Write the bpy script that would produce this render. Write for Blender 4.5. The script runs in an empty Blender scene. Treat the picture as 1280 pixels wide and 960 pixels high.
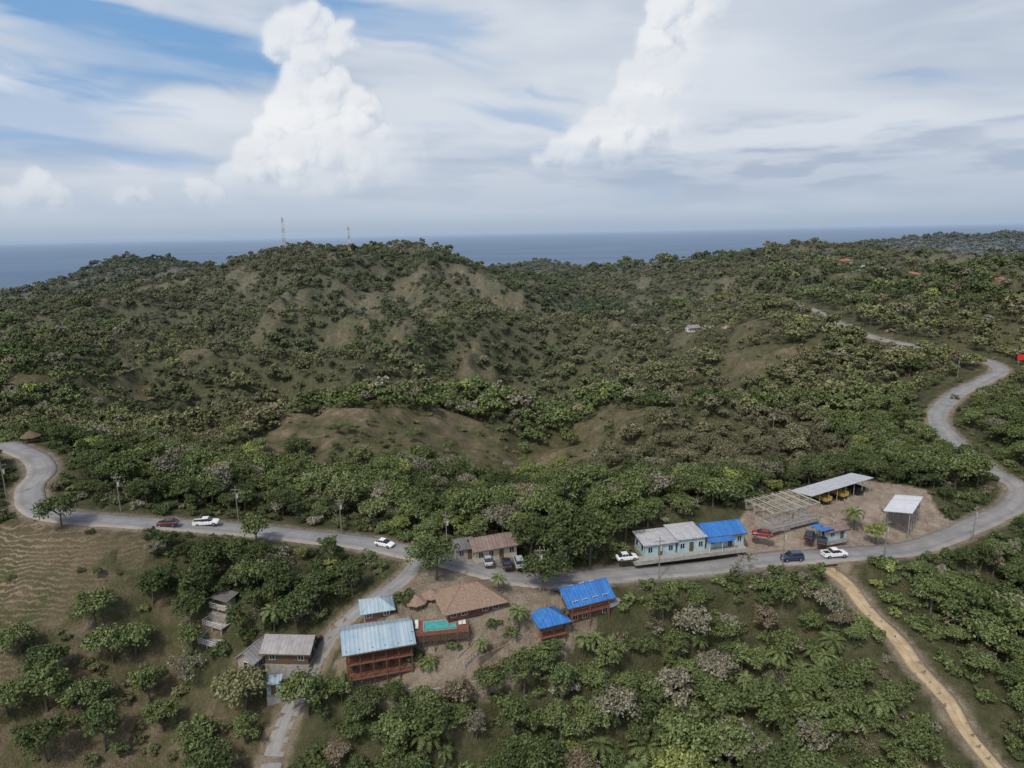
import bpy, math, random
import numpy as np
from mathutils import Vector, Matrix
rad=math.radians
scene=bpy.context.scene
rng=np.random.default_rng(7); random.seed(7)
SEA=-230.0
# ------------------------------------------------------------------ node helpers
def setin(nt,n,k,v):
    s=n.inputs[k]
    if isinstance(v,bpy.types.NodeSocket): nt.links.new(v,s)
    else:
        try: s.default_value=v
        except Exception:
            s.default_value=(v,v,v)
def node(nt,typ,ins=None,**kw):
    n=nt.nodes.new(typ)
    for k,v in kw.items(): setattr(n,k,v)
    if ins:
        for k,v in ins.items(): setin(nt,n,k,v)
    return n
def c4(c): return (c[0],c[1],c[2],1.0) if len(c)==3 else c
def mixc(nt,f,a,b,blend='MIX'):
    n=nt.nodes.new('ShaderNodeMix'); n.data_type='RGBA'; n.blend_type=blend
    for i,v in ((0,f),(6,a),(7,b)):
        if isinstance(v,bpy.types.NodeSocket): nt.links.new(v,n.inputs[i])
        else: n.inputs[i].default_value=v if i==0 else c4(v)
    return n.outputs[2]
def mth(nt,op,a,b=0.0,c=None,clamp=False):
    n=nt.nodes.new('ShaderNodeMath'); n.operation=op; n.use_clamp=clamp
    setin(nt,n,0,a); setin(nt,n,1,b)
    if c is not None: setin(nt,n,2,c)
    return n.outputs[0]
def mrange(nt,v,a,b,c=0.0,d=1.0,interp='LINEAR'):
    n=node(nt,'ShaderNodeMapRange',{0:v,1:a,2:b,3:c,4:d}); n.interpolation_type=interp; n.clamp=True
    return n.outputs[0]
def ramp(nt,f,stops,interp='LINEAR'):
    n=nt.nodes.new('ShaderNodeValToRGB'); cr=n.color_ramp; cr.interpolation=interp
    while len(cr.elements)<len(stops): cr.elements.new(0.5)
    for e,(p_,c) in zip(cr.elements,stops): e.position=p_; e.color=c4(c)
    nt.links.new(f,n.inputs[0]); return n.outputs[0]
def noise(nt,vec,scale,detail=4,rough=0.55,dist=0.0):
    n=node(nt,'ShaderNodeTexNoise',{'Scale':scale,'Detail':detail,'Roughness':rough,'Distortion':dist})
    nt.links.new(vec,n.inputs['Vector']); return n.outputs[0]
def newmat(name):
    m=bpy.data.materials.new(name); m.use_nodes=True; nt=m.node_tree; nt.nodes.clear()
    out=nt.nodes.new('ShaderNodeOutputMaterial'); b=nt.nodes.new('ShaderNodeBsdfPrincipled')
    nt.links.new(b.outputs[0],out.inputs[0]); return m,nt,b,out
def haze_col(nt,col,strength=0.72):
    """distant vegetation / ground painted bluer and paler, aerial haze put into the colour"""
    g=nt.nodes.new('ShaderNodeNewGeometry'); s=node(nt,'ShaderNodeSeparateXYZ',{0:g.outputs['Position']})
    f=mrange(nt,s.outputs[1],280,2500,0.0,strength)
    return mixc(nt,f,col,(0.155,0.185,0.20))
MATS={}
def simple(name,col,rough=0.7,var=0.25,scale=1.5,metal=0.0,col2=None,spec=0.3,bump=0.0,coord='Object'):
    if name in MATS: return MATS[name]
    m,nt,b,out=newmat(name)
    tc=nt.nodes.new('ShaderNodeTexCoord')
    n=noise(nt,tc.outputs[coord],scale,6,0.62)
    f=mrange(nt,n,0.35,0.68)
    c2=col2 if col2 else tuple(c*(1-var) for c in col)
    c=mixc(nt,f,col,c2)
    nt.links.new(c,b.inputs['Base Color']); b.inputs['Roughness'].default_value=rough; b.inputs['Metallic'].default_value=metal
    b.inputs['Specular IOR Level'].default_value=spec
    if bump>0:
        bp=node(nt,'ShaderNodeBump',{'Height':n,'Strength':bump,'Distance':0.05}); nt.links.new(bp.outputs[0],b.inputs['Normal'])
    MATS[name]=m; return m
def metalroof(name,col,col2,ribs=9.0,wear=0.5):
    if name in MATS: return MATS[name]
    m,nt,b,out=newmat(name)
    tc=nt.nodes.new('ShaderNodeTexCoord'); s=node(nt,'ShaderNodeSeparateXYZ',{0:tc.outputs['Object']})
    w=mth(nt,'SINE',mth(nt,'MULTIPLY',s.outputs[0],ribs)); 
    panel=node(nt,'ShaderNodeTexWhiteNoise',None,noise_dimensions='1D'); nt.links.new(mth(nt,'FLOOR',mth(nt,'MULTIPLY',s.outputs[0],1.1)),panel.inputs['W'])
    n=noise(nt,tc.outputs['Object'],0.9,7,0.7)
    f=mrange(nt,n,0.5-wear*0.25,0.75)
    c=mixc(nt,f,col,col2)
    c=mixc(nt,mth(nt,'MULTIPLY',panel.outputs['Value'],0.35),c,tuple(x*0.55 for x in col))
    c=mixc(nt,mrange(nt,w,0.6,1.0,0,0.25),c,(0.02,0.03,0.05))
    nt.links.new(c,b.inputs['Base Color']); b.inputs['Roughness'].default_value=0.45
    bp=node(nt,'ShaderNodeBump',{'Height':w,'Strength':0.4,'Distance':0.03}); nt.links.new(bp.outputs[0],b.inputs['Normal'])
    MATS[name]=m; return m
# ------------------------------------------------------------------ mesh helpers
class MB:
    def __init__(s): s.v=[]; s.f=[]
    def add(s,v,f):
        o=len(s.v); s.v+= [tuple(p) for p in v]; s.f+=[tuple(i+o for i in q) for q in f]
    def box(s,x0,y0,z0,x1,y1,z1):
        s.add([(x0,y0,z0),(x1,y0,z0),(x1,y1,z0),(x0,y1,z0),(x0,y0,z1),(x1,y0,z1),(x1,y1,z1),(x0,y1,z1)],
              [(0,3,2,1),(4,5,6,7),(0,1,5,4),(1,2,6,5),(2,3,7,6),(3,0,4,7)])
    def tube(s,p,q,r0,r1=None,n=6):
        r1=r0 if r1 is None else r1
        p=Vector(p);q=Vector(q);d=(q-p)
        if d.length<1e-6: return
        d.normalize(); a=d.orthogonal().normalized(); b=d.cross(a)
        v=[]
        for c,r in ((p,r0),(q,r1)):
            for i in range(n):
                t=2*math.pi*i/n; v.append(c+a*math.cos(t)*r+b*math.sin(t)*r)
        s.add(v,[(i,(i+1)%n,n+(i+1)%n,n+i) for i in range(n)]+[tuple(range(n-1,-1,-1)),tuple(range(n,2*n))])
    def prism(s,poly,z0,z1):
        n=len(poly); s.add([(x,y,z0) for x,y in poly]+[(x,y,z1) for x,y in poly],
            [(i,(i+1)%n,n+(i+1)%n,n+i) for i in range(n)]+[tuple(range(n-1,-1,-1)),tuple(range(n,2*n))])
    def slab(s,a,b,c,d,t):
        """sheet a,b,c,d with thickness t downwards"""
        P=[Vector(k) for k in (a,b,c,d)]; Q=[k-Vector((0,0,t)) for k in P]
        s.add(P+Q,[(0,1,2,3),(7,6,5,4),(0,4,5,1),(1,5,6,2),(2,6,7,3),(3,7,4,0)])
    def obj(s,name,mat,parent=None,smooth=False):
        m=bpy.data.meshes.new(name); m.from_pydata(s.v,[],s.f); m.materials.append(mat); m.update()
        if smooth: m.polygons.foreach_set('use_smooth',[True]*len(m.polygons))
        o=bpy.data.objects.new(name,m); scene.collection.objects.link(o)
        if parent: o.parent=parent
        return o
def empty(name,x,y,z,rot=0):
    e=bpy.data.objects.new(name,None); e.location=(x,y,z); e.rotation_euler=(0,0,rad(rot)); e.empty_display_size=0.5
    scene.collection.objects.link(e); return e
# ------------------------------------------------------------------ terrain data (world metres, heights relative to the drone)
CT="""-1,119,-67 -12,109,-69 -25,103,-74 -6,102,-72 8,111,-71 -20,129,-65 -7,124,-64 21,125,-66 41,128,-66 64,131,-67
88,139,-69 111,153,-70 129,167,-69 135,203,-65 143,224,-63 186,266,-59 190,299,-57 179,331,-56 188,424,-54 151,430,-60
76,150,-66 87,150,-66 -42,138,-64 -68,139,-61 -90,137,-58 -103,138,-57 -112,153,-55 -118,163,-53 -126,168,-52
-82,196,-72 -133,249,-78 -55,202,-72 -60,262,-68 -27,279,-76 -1,271,-88 -21,209,-78 -20,160,-70 4,173,-74 29,217,-82
75,242,-74 71,258,-73 87,199,-74 117,220,-74 35,297,-86 58,305,-85 -11,467,-105 -102,455,-95 33,463,-105 108,435,-95
130,304,-75 139,265,-69 159,292,-62 130,357,-66 124,504,-80 41,569,-95 58,486,-96 -25,547,-90 -99,615,-78 -162,582,-86
-222,560,-88 -319,560,-86 -367,489,-85 -526,713,-82 -493,795,-75 -356,800,-60 -848,1164,-88 -776,1220,-86 -246,321,-83
-63,705,-66 -157,729,-58 -209,705,-63 61,847,-82 76,1054,-72 139,741,-82 203,670,-68 268,643,-52 341,672,-48
324,518,-50 234,371,-53 446,605,-46 267,358,-52 219,290,-56 169,220,-64 118,148,-74 93,114,-76 91,128,-78 70,121,-70
70,111,-74 72,101,-79 75,93,-83 40,123,-74 37,112,-82 34,100,-88 8,109,-79 7,98,-86 -12,101,-80 -12,96,-85 -27,101,-80
-38,95,-81 -41,104,-76 -34,106,-74 -45,111,-71 -65,113,-72 -61,102,-80 -89,118,-66 -81,104,-73 -75,93,-80 -81,123,-61
-55,125,-66 -24,114,-67 -844,1526,-47 -1013,1831,-126 -724,1475,-45 -874,1780,-124 -362,946,-36 -479,1251,-107
-288,918,-20 -384,1224,-95 -193,867,-20 -261,1173,-95 -129,867,-17 -175,1174,-92 -75,865,-30 -102,1170,-105
-28,891,-51 -37,1195,-124 195,1115,-59 248,1419,-132 271,1066,-49 348,1370,-122 351,1017,-35 456,1323,-109 465,967,-29
612,1273,-104 514,965,-40 677,1269,-115 669,910,-54 892,1214,-129 586,910,-55 781,1214,-130 104,1724,-80 123,2028,-159
-1069,1467,-145 1997,3566,-104 2977,4076,-100 2085,3256,-108
200,40,-112 -200,40,-100 0,20,-112 0,-60,-130 -300,100,-85 300,90,-95 -420,300,-90 420,260,-72 650,600,-70 -750,700,-105 -700,300,-110 700,250,-90
-2000,1500,-200 -2200,2800,-290 -1000,2600,-290 0,2700,-290 1000,2600,-270 1500,5500,-290 4500,6000,-290 -4000,5000,-300 0,5500,-300 3500,2500,-110 2000,1500,-90 1900,2300,-150 1700,3100,-200 -3000,600,-200 -1500,0,-150 1500,0,-120"""
C=np.array([[float(a) for a in t.split(',')] for t in CT.split()]); C=np.unique(C,axis=0); P=C[:,:2]; n=len(P); c0=30.0
D2=((P[:,None]-P[None])**2).sum(-1)
A=np.zeros((n+1,n+1)); A[:n,:n]=np.sqrt(D2+c0*c0)-np.eye(n)*0.3; A[:n,n]=1; A[n,:n]=1
W=np.linalg.solve(A,np.append(C[:,2],0))
def base(x,y):
    x=np.asarray(x,float); y=np.asarray(y,float); out=np.full(x.shape,W[n])
    for i in range(n): out=out+W[i]*np.sqrt((x-P[i,0])**2+(y-P[i,1])**2+c0*c0)
    return out
def hsh(ix,iy,s):
    v=np.sin(ix*127.1+iy*311.7+s*74.7)*43758.5453; return v-np.floor(v)
def vn(x,y,s=0):
    ix=np.floor(x);iy=np.floor(y);fx=x-ix;fy=y-iy;fx=fx*fx*fx*(fx*(fx*6-15)+10);fy=fy*fy*fy*(fy*(fy*6-15)+10)
    a=hsh(ix,iy,s);b=hsh(ix+1,iy,s);c=hsh(ix,iy+1,s);d=hsh(ix+1,iy+1,s)
    return (a+(b-a)*fx)*(1-fy)+(c+(d-c)*fx)*fy
def fbm(x,y,s=0,o=4):
    r=0;a=.5;t=0
    for i in range(o): r=r+a*vn(x*2**i+i*13.7,y*2**i+i*7.3,s+i); t+=a; a*=.5
    return r/t
def pts(t): return [tuple(float(a) for a in q.split(',')) for q in t.split()]
ROAD=pts("-226,276 -160,196 -126.9,169.3 -118.4,163.9 -112.3,156.5 -110.1,149.1 -105.1,141.7 -99.4,138.2 -89.9,136.4 -78.2,136.3 -67.5,138.4 -54.4,139.6 -42,138.2 -31.4,136.3 -20.5,131 -11.7,125.7 -3.8,122 2,121.3 8.4,122 21.4,125.1 34.8,127.6 49.9,129.7 65.2,131.2 82.1,137.2 97.1,144.7 113.1,154.2 123.5,160.6 130.5,167 132,172.2 130,179 132,192 134.5,204 139.3,218.1 148,230 165,247 183,259 193,267 197,279 193,293 187,312 179,332 177,354 179,379 186,410 194,443 205,480 215,530")
BRANCH=pts("182,392 167,420 151,436 146,460 150,484")
TRACK=pts("63,128.5 65.2,123.6 66.4,117.4 69.0,111.7 69.9,106.6 72.0,101.4 72.5,96.7 74.6,90 75,80")
LANE=pts("-18.5,130 -20,125 -21.9,120.5 -25.5,117.5 -30.5,114 -34,109.5 -36.7,104 -38.8,99 -39.5,93.4 -39.5,84")
def smooth(p,step=1.5):
    p=[Vector((a,b)) for a,b in p]; p=[p[0]*2-p[1]]+p+[p[-1]*2-p[-2]]; out=[]
    for i in range(1,len(p)-2):
        a,b,c,d=p[i-1:i+3]; k=max(2,int((c-b).length/step))
        for j in range(k):
            t=j/k; out.append(0.5*((2*b)+(c-a)*t+(2*a-5*b+4*c-d)*t*t+(3*b-a-3*c+d)*t**3))
    out.append(p[-2]); return np.array([(q.x,q.y) for q in out])
RD=[]
for nm,pl,wd_ in (('road',ROAD,5.8),('dirt_road',BRANCH,3.6),('dirt_track',TRACK,3.2),('concrete_lane',LANE,3.3)):
    s_=smooth(pl); z_=base(s_[:,0],s_[:,1])
    kz=np.ones(9)/9; zp=np.pad(z_,4,mode='edge'); z_=np.convolve(zp,kz,'valid')
    RD.append((nm,s_,z_,wd_))
def roaddist(x,y):
    """distance to the nearest road edge and that road's height"""
    x=np.asarray(x,float);y=np.asarray(y,float); sh=x.shape; x=x.ravel();y=y.ravel()
    bd=np.full(x.shape,1e9); bz=np.zeros(x.shape)
    near=(y<600)&(y>40)&(np.abs(x)<300); idx=np.where(near)[0]
    for k in range(0,len(idx),20000):
        ii=idx[k:k+20000]
        for (_,s_,z_,w_) in RD:
            d=np.sqrt((x[ii,None]-s_[None,:,0])**2+(y[ii,None]-s_[None,:,1])**2)
            a=d.argmin(1); dm=d[np.arange(len(ii)),a]-w_/2
            m=dm<bd[ii]; jj=ii[m]; bd[jj]=dm[m]; bz[jj]=z_[a[m]]
    return bd.reshape(sh),bz.reshape(sh)
def sst(x,a,b):
    t=np.clip((x-a)/(b-a),0,1); return t*t*(3-2*t)
def terrain(x,y,rd=None):
    z=base(x,y); d,rz=rd if rd else roaddist(x,y)
    amp=sst(y,170,420)*sst(d,12,80)
    wx=x+(fbm(x/90,y/90,71,2)-.5)*60; wy=y+(fbm(x/90,y/90,72,2)-.5)*60
    r=1-np.abs(fbm(wx/150,wy/170,3,3)*2-1)*2
    r2=1-np.abs(fbm(wx/50,wy/60,9,3)*2-1)*2
    crest=1-0.55*sst(y,700,900)
    z=z+amp*crest*((r-0.64)*30+(r2-.64)*11*sst(y,280,500))-5.5*sst(y,600,950)
    r3=1-np.abs(fbm(x/24,y/34,15,3)*2-1)*2
    z=z+sst(y,165,215)*sst(d,10,40)*(r3-.64)*4.5
    z=z+amp*sst(y,1500,3000)*(fbm(x/400,y/400,5,4)-.5)*70
    z=z+(fbm(x/9,y/9,2,3)-.5)*1.2*sst(d,2,9)
    k=1-sst(d,1.2,11)
    z=z*(1-k)+(rz-0.22)*k
    return np.maximum(z,-262)
def G(x,y): return float(terrain(np.array([x],float),np.array([y],float))[0])
def GB(x,y): return float(base(np.array([x],float),np.array([y],float))[0])
def GR(x,y):
    """height of the paved surface nearest to a point"""
    d,z=roaddist(np.array([x],float),np.array([y],float)); return float(z[0])
def pip(poly,x,y):
    ins=np.zeros(x.shape,bool); j=len(poly)-1
    for i in range(len(poly)):
        xi,yi=poly[i];xj,yj=poly[j]
        c=((yi>y)!=(yj>y))&(x<(xj-xi)*(y-yi)/(yj-yi+1e-9)+xi); ins^=c; j=i
    return ins
PB=pts("-88,262 -61,267 -28,286 0,285 19,270 -1,221 -22,221 -43,220 -50.3,193.7 -72.6,190 -95,222")
PY=pts("-46,219 -28,226 -6,218 -8.1,202.3 -25.7,205.3")
PC=pts("13,273 37,308 66,290 78,262 37,262 21,221 10,223")
PD=pts("34,483 59,499 85,477 67,470 44,462")
PG=pts("24,219 37,262 71,259 111,257 112.8,211.7 78.3,178.7 45.3,169.6")
PYARD=pts("50,141 72.4,166 90.2,174 103,164 106,150.6 94,142 69.5,133.2 52,131.2 42.1,131")
PV=pts("-20.7,127.4 -0.7,126.1 11.6,122.7 19.2,122 13.9,112.6 6.2,108.4 -3.8,102.7 -14.5,101 -28.1,101.4 -32.1,106.4 -21.1,112.7")
PP=pts("-150,138 -112.4,134.9 -75,134.0 -72,128 -80,120.4 -86,115.2 -88,106.9 -82,98.3 -84,80 -150,80")
PS=pts("-86,125 -72,124 -66,112 -50,112 -42,106 -40,90 -40,75 -86,75")
BL=[(-53,741,22,50),(-132,586,26,12),(-206,692,14,22),(119,468,16,10),(128,289,22,8),(143,266,16,7),(208,317,12,16),(228,305,16,26),(141,343,22,8),(40,690,16,10),(-10,820,10,22),(-90,650,14,8),(175,330,10,30),(-95,690,10,30),(-170,640,10,20)]
def masks(x,y):
    sc=np.where(y>300,20.0,9.0)
    jx=x+(fbm(x/sc,y/sc,21,4)-.5)*sc*3.2; jy=y+(fbm(x/sc,y/sc,22,4)-.5)*sc*3.2
    R=(pip(PB,jx,jy)|pip(PC,jx,jy)|pip(PD,jx,jy)).astype(float)
    k=fbm(x/14,y/14,31,4)
    for (cx,cy,rx,ry) in BL:
        R=np.maximum(R,((x-cx)/rx)**2+((y-cy)/ry)**2+(k-.5)*6.0<1)
    far=sst(fbm(x/30,y/52,41,5),.59,.63)*(y>290)*(y<1400); R=np.maximum(R,far*0.85)
    # shrub islands and green gullies break the bare ground up
    R=R*(.30+.70*sst(fbm(x/7+3,y/11,33,4),.36,.52))
    R=np.maximum(R,pip(PS,jx,jy)*0.8)
    Yg=pip(PY,jx,jy).astype(float)*sst(fbm(x/5,y/5,34,3),.35,.5)
    Dd=np.maximum(pip(PYARD,x+(jx-x)*.2,y+(jy-y)*.2),pip(PV,x+(jx-x)*.1,y+(jy-y)*.1)*0.7).astype(float)
    Pp=pip(PP,x+(jx-x)*.4,y+(jy-y)*.4).astype(float)
    return R,Yg,Dd,Pp
# ------------------------------------------------------------------ terrain mesh
ny,nx=640,580
yy=30*(7500/30)**(np.linspace(0,1,ny)); uu=np.linspace(-1,1,nx)
Yt,Ut=np.meshgrid(yy,uu,indexing='ij'); Xt=Ut*(Yt+90)*0.98
rdt=roaddist(Xt,Yt); Zt=terrain(Xt,Yt,rdt)
def gridmesh(name,X,Y,Z,mat):
    a,b=X.shape; idx=np.arange(a*b).reshape(a,b)
    f=np.stack([idx[:-1,:-1],idx[:-1,1:],idx[1:,1:],idx[1:,:-1]],-1).reshape(-1,4)
    m=bpy.data.meshes.new(name); m.vertices.add(a*b); m.vertices.foreach_set('co',np.stack([X,Y,Z],-1).astype(np.float32).ravel())
    m.loops.add(f.size); m.loops.foreach_set('vertex_index',f.ravel().astype(np.int32)); m.polygons.add(len(f))
    m.polygons.foreach_set('loop_start',np.arange(0,f.size,4,dtype=np.int32)); m.polygons.foreach_set('loop_total',np.full(len(f),4,np.int32))
    m.update(calc_edges=True); m.polygons.foreach_set('use_smooth',np.ones(len(f),bool)); m.materials.append(mat)
    o=bpy.data.objects.new(name,m); scene.collection.objects.link(o); return o
gm,nt,b,out=newmat('ground')
geo=nt.nodes.new('ShaderNodeNewGeometry'); pos=geo.outputs['Position']
at=node(nt,'ShaderNodeAttribute',attribute_name='mask'); sep=node(nt,'ShaderNodeSeparateColor',{0:at.outputs['Color']})
n1=noise(nt,pos,0.03,3); n2=noise(nt,pos,0.35,5,0.68); n3=noise(nt,pos,2.2,4,0.7); n4=noise(nt,pos,0.11,5,0.65)
basec=ramp(nt,n2,[(0.3,(0.045,0.05,0.022)),(0.5,(0.08,0.082,0.04)),(0.7,(0.125,0.11,0.065))])
cl=ramp(nt,mth(nt,'ADD',mth(nt,'MULTIPLY',n4,0.5),mth(nt,'MULTIPLY',n2,0.5)),[(0.38,(0.07,0.085,0.03)),(0.46,(0.12,0.112,0.055)),(0.53,(0.18,0.135,0.09)),(0.62,(0.26,0.21,0.145))])
cl=mixc(nt,mrange(nt,n3,0.42,0.62,0,0.65),cl,(0.08,0.08,0.038))
yg=mixc(nt,mrange(nt,n3,0.4,0.65),(0.21,0.25,0.05),(0.12,0.15,0.04))
dr=ramp(nt,n2,[(0.3,(0.21,0.165,0.125)),(0.5,(0.34,0.275,0.21)),(0.7,(0.44,0.37,0.30))])
dr=mixc(nt,mrange(nt,n3,0.5,0.75,0,0.5),dr,(0.16,0.13,0.09))
sp_=node(nt,'ShaderNodeSeparateXYZ',{0:pos})
wv=mth(nt,'SINE',mth(nt,'ADD',mth(nt,'MULTIPLY',sp_.outputs[2],11.0),mth(nt,'MULTIPLY',noise(nt,pos,0.13,6,0.75),30.0)))
pa=ramp(nt,n4,[(0.38,(0.085,0.088,0.038)),(0.5,(0.125,0.105,0.06)),(0.62,(0.17,0.13,0.085))])
pa=mixc(nt,mrange(nt,n3,0.45,0.65,0,0.6),pa,(0.07,0.072,0.034))
leftm=mrange(nt,sp_.outputs[0],-98,-82,1.0,0.35)
pa=mixc(nt,mth(nt,'MULTIPLY',mth(nt,'MULTIPLY',mrange(nt,wv,0.2,0.95,0,0.9),leftm),mrange(nt,n2,.38,.56,.25,1)),pa,(0.33,0.265,0.18))
c=mixc(nt,sep.outputs[0],basec,cl); c=mixc(nt,at.outputs['Alpha'],c,pa); c=mixc(nt,sep.outputs[1],c,yg); c=mixc(nt,sep.outputs[2],c,dr)
c=mixc(nt,mrange(nt,sp_.outputs[2],SEA+3,SEA+6,0.8,0.0),c,(0.4,0.38,0.3))
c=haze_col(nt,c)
nt.links.new(c,b.inputs['Base Color']); b.inputs['Roughness'].default_value=0.95; b.inputs['Specular IOR Level'].default_value=0.1
bp=node(nt,'ShaderNodeBump',{'Height':mth(nt,'ADD',n2,n3),'Strength':0.9,'Distance':0.8}); nt.links.new(bp.outputs[0],b.inputs['Normal'])
ter=gridmesh('terrain',Xt,Yt,Zt,gm)
mR,mY,mD,mP=masks(Xt,Yt)
sh=(1-sst(rdt[0],0.5,2.0))*0.65; mD=np.maximum(mD,sh)
ca=ter.data.color_attributes.new('mask','FLOAT_COLOR','POINT')
ca.data.foreach_set('color',np.stack([mR,mY,mD,mP],-1).astype(np.float32).ravel())
# ------------------------------------------------------------------ sea
sm,nt,b,out=newmat('sea')
geo=nt.nodes.new('ShaderNodeNewGeometry'); 
mp=node(nt,'ShaderNodeMapping',{0:geo.outputs['Position'],'Scale':(0.0006,0.0016,1)})
n1=noise(nt,mp.outputs[0],1.0,5)
c=mixc(nt,mrange(nt,n1,0.35,0.65),(0.075,0.125,0.195),(0.105,0.165,0.24))
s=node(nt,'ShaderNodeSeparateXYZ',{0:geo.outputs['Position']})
c=mixc(nt,mrange(nt,s.outputs[1],3000,30000,0,0.85),c,(0.27,0.35,0.455))  # aerial haze painted into the sea colour, paler toward the horizon
nt.links.new(c,b.inputs['Base Color']); b.inputs['Roughness'].default_value=0.6; b.inputs['Specular IOR Level'].default_value=0.25
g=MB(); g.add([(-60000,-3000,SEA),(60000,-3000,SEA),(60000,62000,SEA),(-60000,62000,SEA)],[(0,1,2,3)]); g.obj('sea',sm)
# ------------------------------------------------------------------ roads
m,nt,b,out=newmat('road_concrete')
geo=nt.nodes.new('ShaderNodeNewGeometry'); at=node(nt,'ShaderNodeAttribute',attribute_name='across')
n1=noise(nt,geo.outputs['Position'],0.25,6,0.65); n2=noise(nt,geo.outputs['Position'],3.0,4)
c=ramp(nt,n1,[(0.3,(0.17,0.17,0.16)),(0.5,(0.23,0.225,0.215)),(0.7,(0.29,0.28,0.26))])
ac=mth(nt,'ABSOLUTE',at.outputs['Fac'])
lane=mrange(nt,mth(nt,'ABSOLUTE',mth(nt,'SUBTRACT',ac,0.5)),0.05,0.25,0.35,0)
c=mixc(nt,lane,c,(0.14,0.135,0.13)); c=mixc(nt,mth(nt,'MULTIPLY',mrange(nt,ac,0.82,1.0),mrange(nt,n1,0.35,0.6,0.3,.9)),c,(0.32,0.27,0.20))
c=mixc(nt,mrange(nt,n2,0.5,0.8,0,0.35),c,(0.12,0.115,0.105))
nt.links.new(c,b.inputs['Base Color']); b.inputs['Roughness'].default_value=0.9
ROADM=m
m,nt,b,out=newmat('dirt_track')
geo=nt.nodes.new('ShaderNodeNewGeometry'); at=node(nt,'ShaderNodeAttribute',attribute_name='across')
n1=noise(nt,geo.outputs['Position'],0.5,6,0.65); ac=mth(nt,'ABSOLUTE',at.outputs['Fac'])
c=ramp(nt,n1,[(0.3,(0.27,0.19,0.10)),(0.5,(0.37,0.28,0.17)),(0.7,(0.45,0.36,0.24))])
c=mixc(nt,mrange(nt,ac,0.0,0.18,0.45,0),c,(0.2,0.17,0.09)); c=mixc(nt,mrange(nt,mth(nt,'ADD',ac,mth(nt,'MULTIPLY',n1,0.6)),1.0,1.3,0,0.8),c,(0.13,0.12,0.06))
nt.links.new(c,b.inputs['Base Color']); b.inputs['Roughness'].default_value=1
DIRTM=m
def ribbon(name,s_,z_,w_,mat,lift=0.0):
    t=np.gradient(s_,axis=0); t/=np.linalg.norm(t,axis=1)[:,None]+1e-9; nrm=np.stack([-t[:,1],t[:,0]],-1)
    wa=.9 if 'dirt' in name else .4
    wob=(vn(s_[:,0]/4,s_[:,1]/4,3)-.5)*wa; wob2=(vn(s_[:,0]/4,s_[:,1]/4,8)-.5)*wa
    offs=[-1,-1,-.6,-.2,.2,.6,1,1]; n_=len(s_); X=np.zeros((n_,8));Y=np.zeros((n_,8));Z=np.zeros((n_,8)); A_=np.zeros((n_,8))
    for j,o in enumerate(offs):
        hw=o*(w_/2+(wob if o<0 else wob2)*(abs(o)==1)); X[:,j]=s_[:,0]+nrm[:,0]*hw; Y[:,j]=s_[:,1]+nrm[:,1]*hw; Z[:,j]=z_+lift+(0.04*(1-o*o)); A_[:,j]=o
    Z[:,0]-=0.6; Z[:,7]-=0.6
    o=gridmesh(name,X,Y,Z,mat); at=o.data.attributes.new('across','FLOAT','POINT'); at.data.foreach_set('value',A_.astype(np.float32).ravel()); return o
for i,(nm,s_,z_,w_) in enumerate(RD):
    ribbon(nm,s_,z_,w_,DIRTM if 'dirt' in nm else ROADM,lift=-0.02*i)
CONC=simple('concrete',(0.34,0.33,0.30),0.9,0.35,1.2,bump=0.2)
s_=RD[0][1]; z_=RD[0][2]; sel=[i for i in range(len(s_)) if 12<s_[i,0]<56 and s_[i,1]<146]
kb=MB()
t=np.gradient(s_,axis=0); t/=np.linalg.norm(t,axis=1)[:,None]
for i0,i1 in zip(sel[:-1],sel[1:]):
    p0=s_[i0]+np.array([t[i0,1],-t[i0,0]])*3.35; p1=s_[i1]+np.array([t[i1,1],-t[i1,0]])*3.35
    q0=s_[i0]+np.array([t[i0,1],-t[i0,0]])*3.15; q1=s_[i1]+np.array([t[i1,1],-t[i1,0]])*3.15
    kb.slab((p0[0],p0[1],z_[i0]+.14),(p1[0],p1[1],z_[i1]+.14),(q1[0],q1[1],z_[i1]+.14),(q0[0],q0[1],z_[i0]+.14),0.4)
kb.obj('kerb',CONC)
# ------------------------------------------------------------------ foliage materials
def foliage(name):
    m=bpy.data.materials.new(name); m.use_nodes=True; nt=m.node_tree; nt.nodes.clear(); out=nt.nodes.new('ShaderNodeOutputMaterial')
    at=node(nt,'ShaderNodeAttribute',attribute_name='tint'); at.attribute_type='INSTANCER'
    geo=nt.nodes.new('ShaderNodeNewGeometry')
    r=geo.outputs['Random Per Island']
    hs=node(nt,'ShaderNodeHueSaturation',{'Hue':mrange(nt,r,0,1,0.485,0.515),'Saturation':mrange(nt,r,0,1,1.0,0.8),'Value':mrange(nt,r,0,1,0.6,1.55),'Color':at.outputs['Color']})
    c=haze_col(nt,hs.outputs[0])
    d=node(nt,'ShaderNodeBsdfDiffuse',{'Color':c}); nt.links.new(d.outputs[0],out.inputs[0]); return m
FOL=foliage('foliage'); BARK=simple('bark',(0.13,0.11,0.085),0.95,0.4,3); TWIG=simple('dry_twigs',(0.165,0.155,0.115),0.95,0.35,0.4)
def leafquads(cen,nor,size,rg,asp=0.55):
    n_=len(cen); nor=nor/(np.linalg.norm(nor,axis=1)[:,None]+1e-9)
    r=rg.normal(size=(n_,3)); t=np.cross(nor,r); t/=np.linalg.norm(t,axis=1)[:,None]+1e-9; bb=np.cross(nor,t)
    s=(size*(0.6+0.8*rg.random(n_)))[:,None]
    v=np.stack([cen+t*s,cen+bb*s*asp,cen-t*s,cen-bb*s*asp],1).reshape(-1,3)
    f=np.arange(n_*4).reshape(-1,4); return v,f
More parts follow.
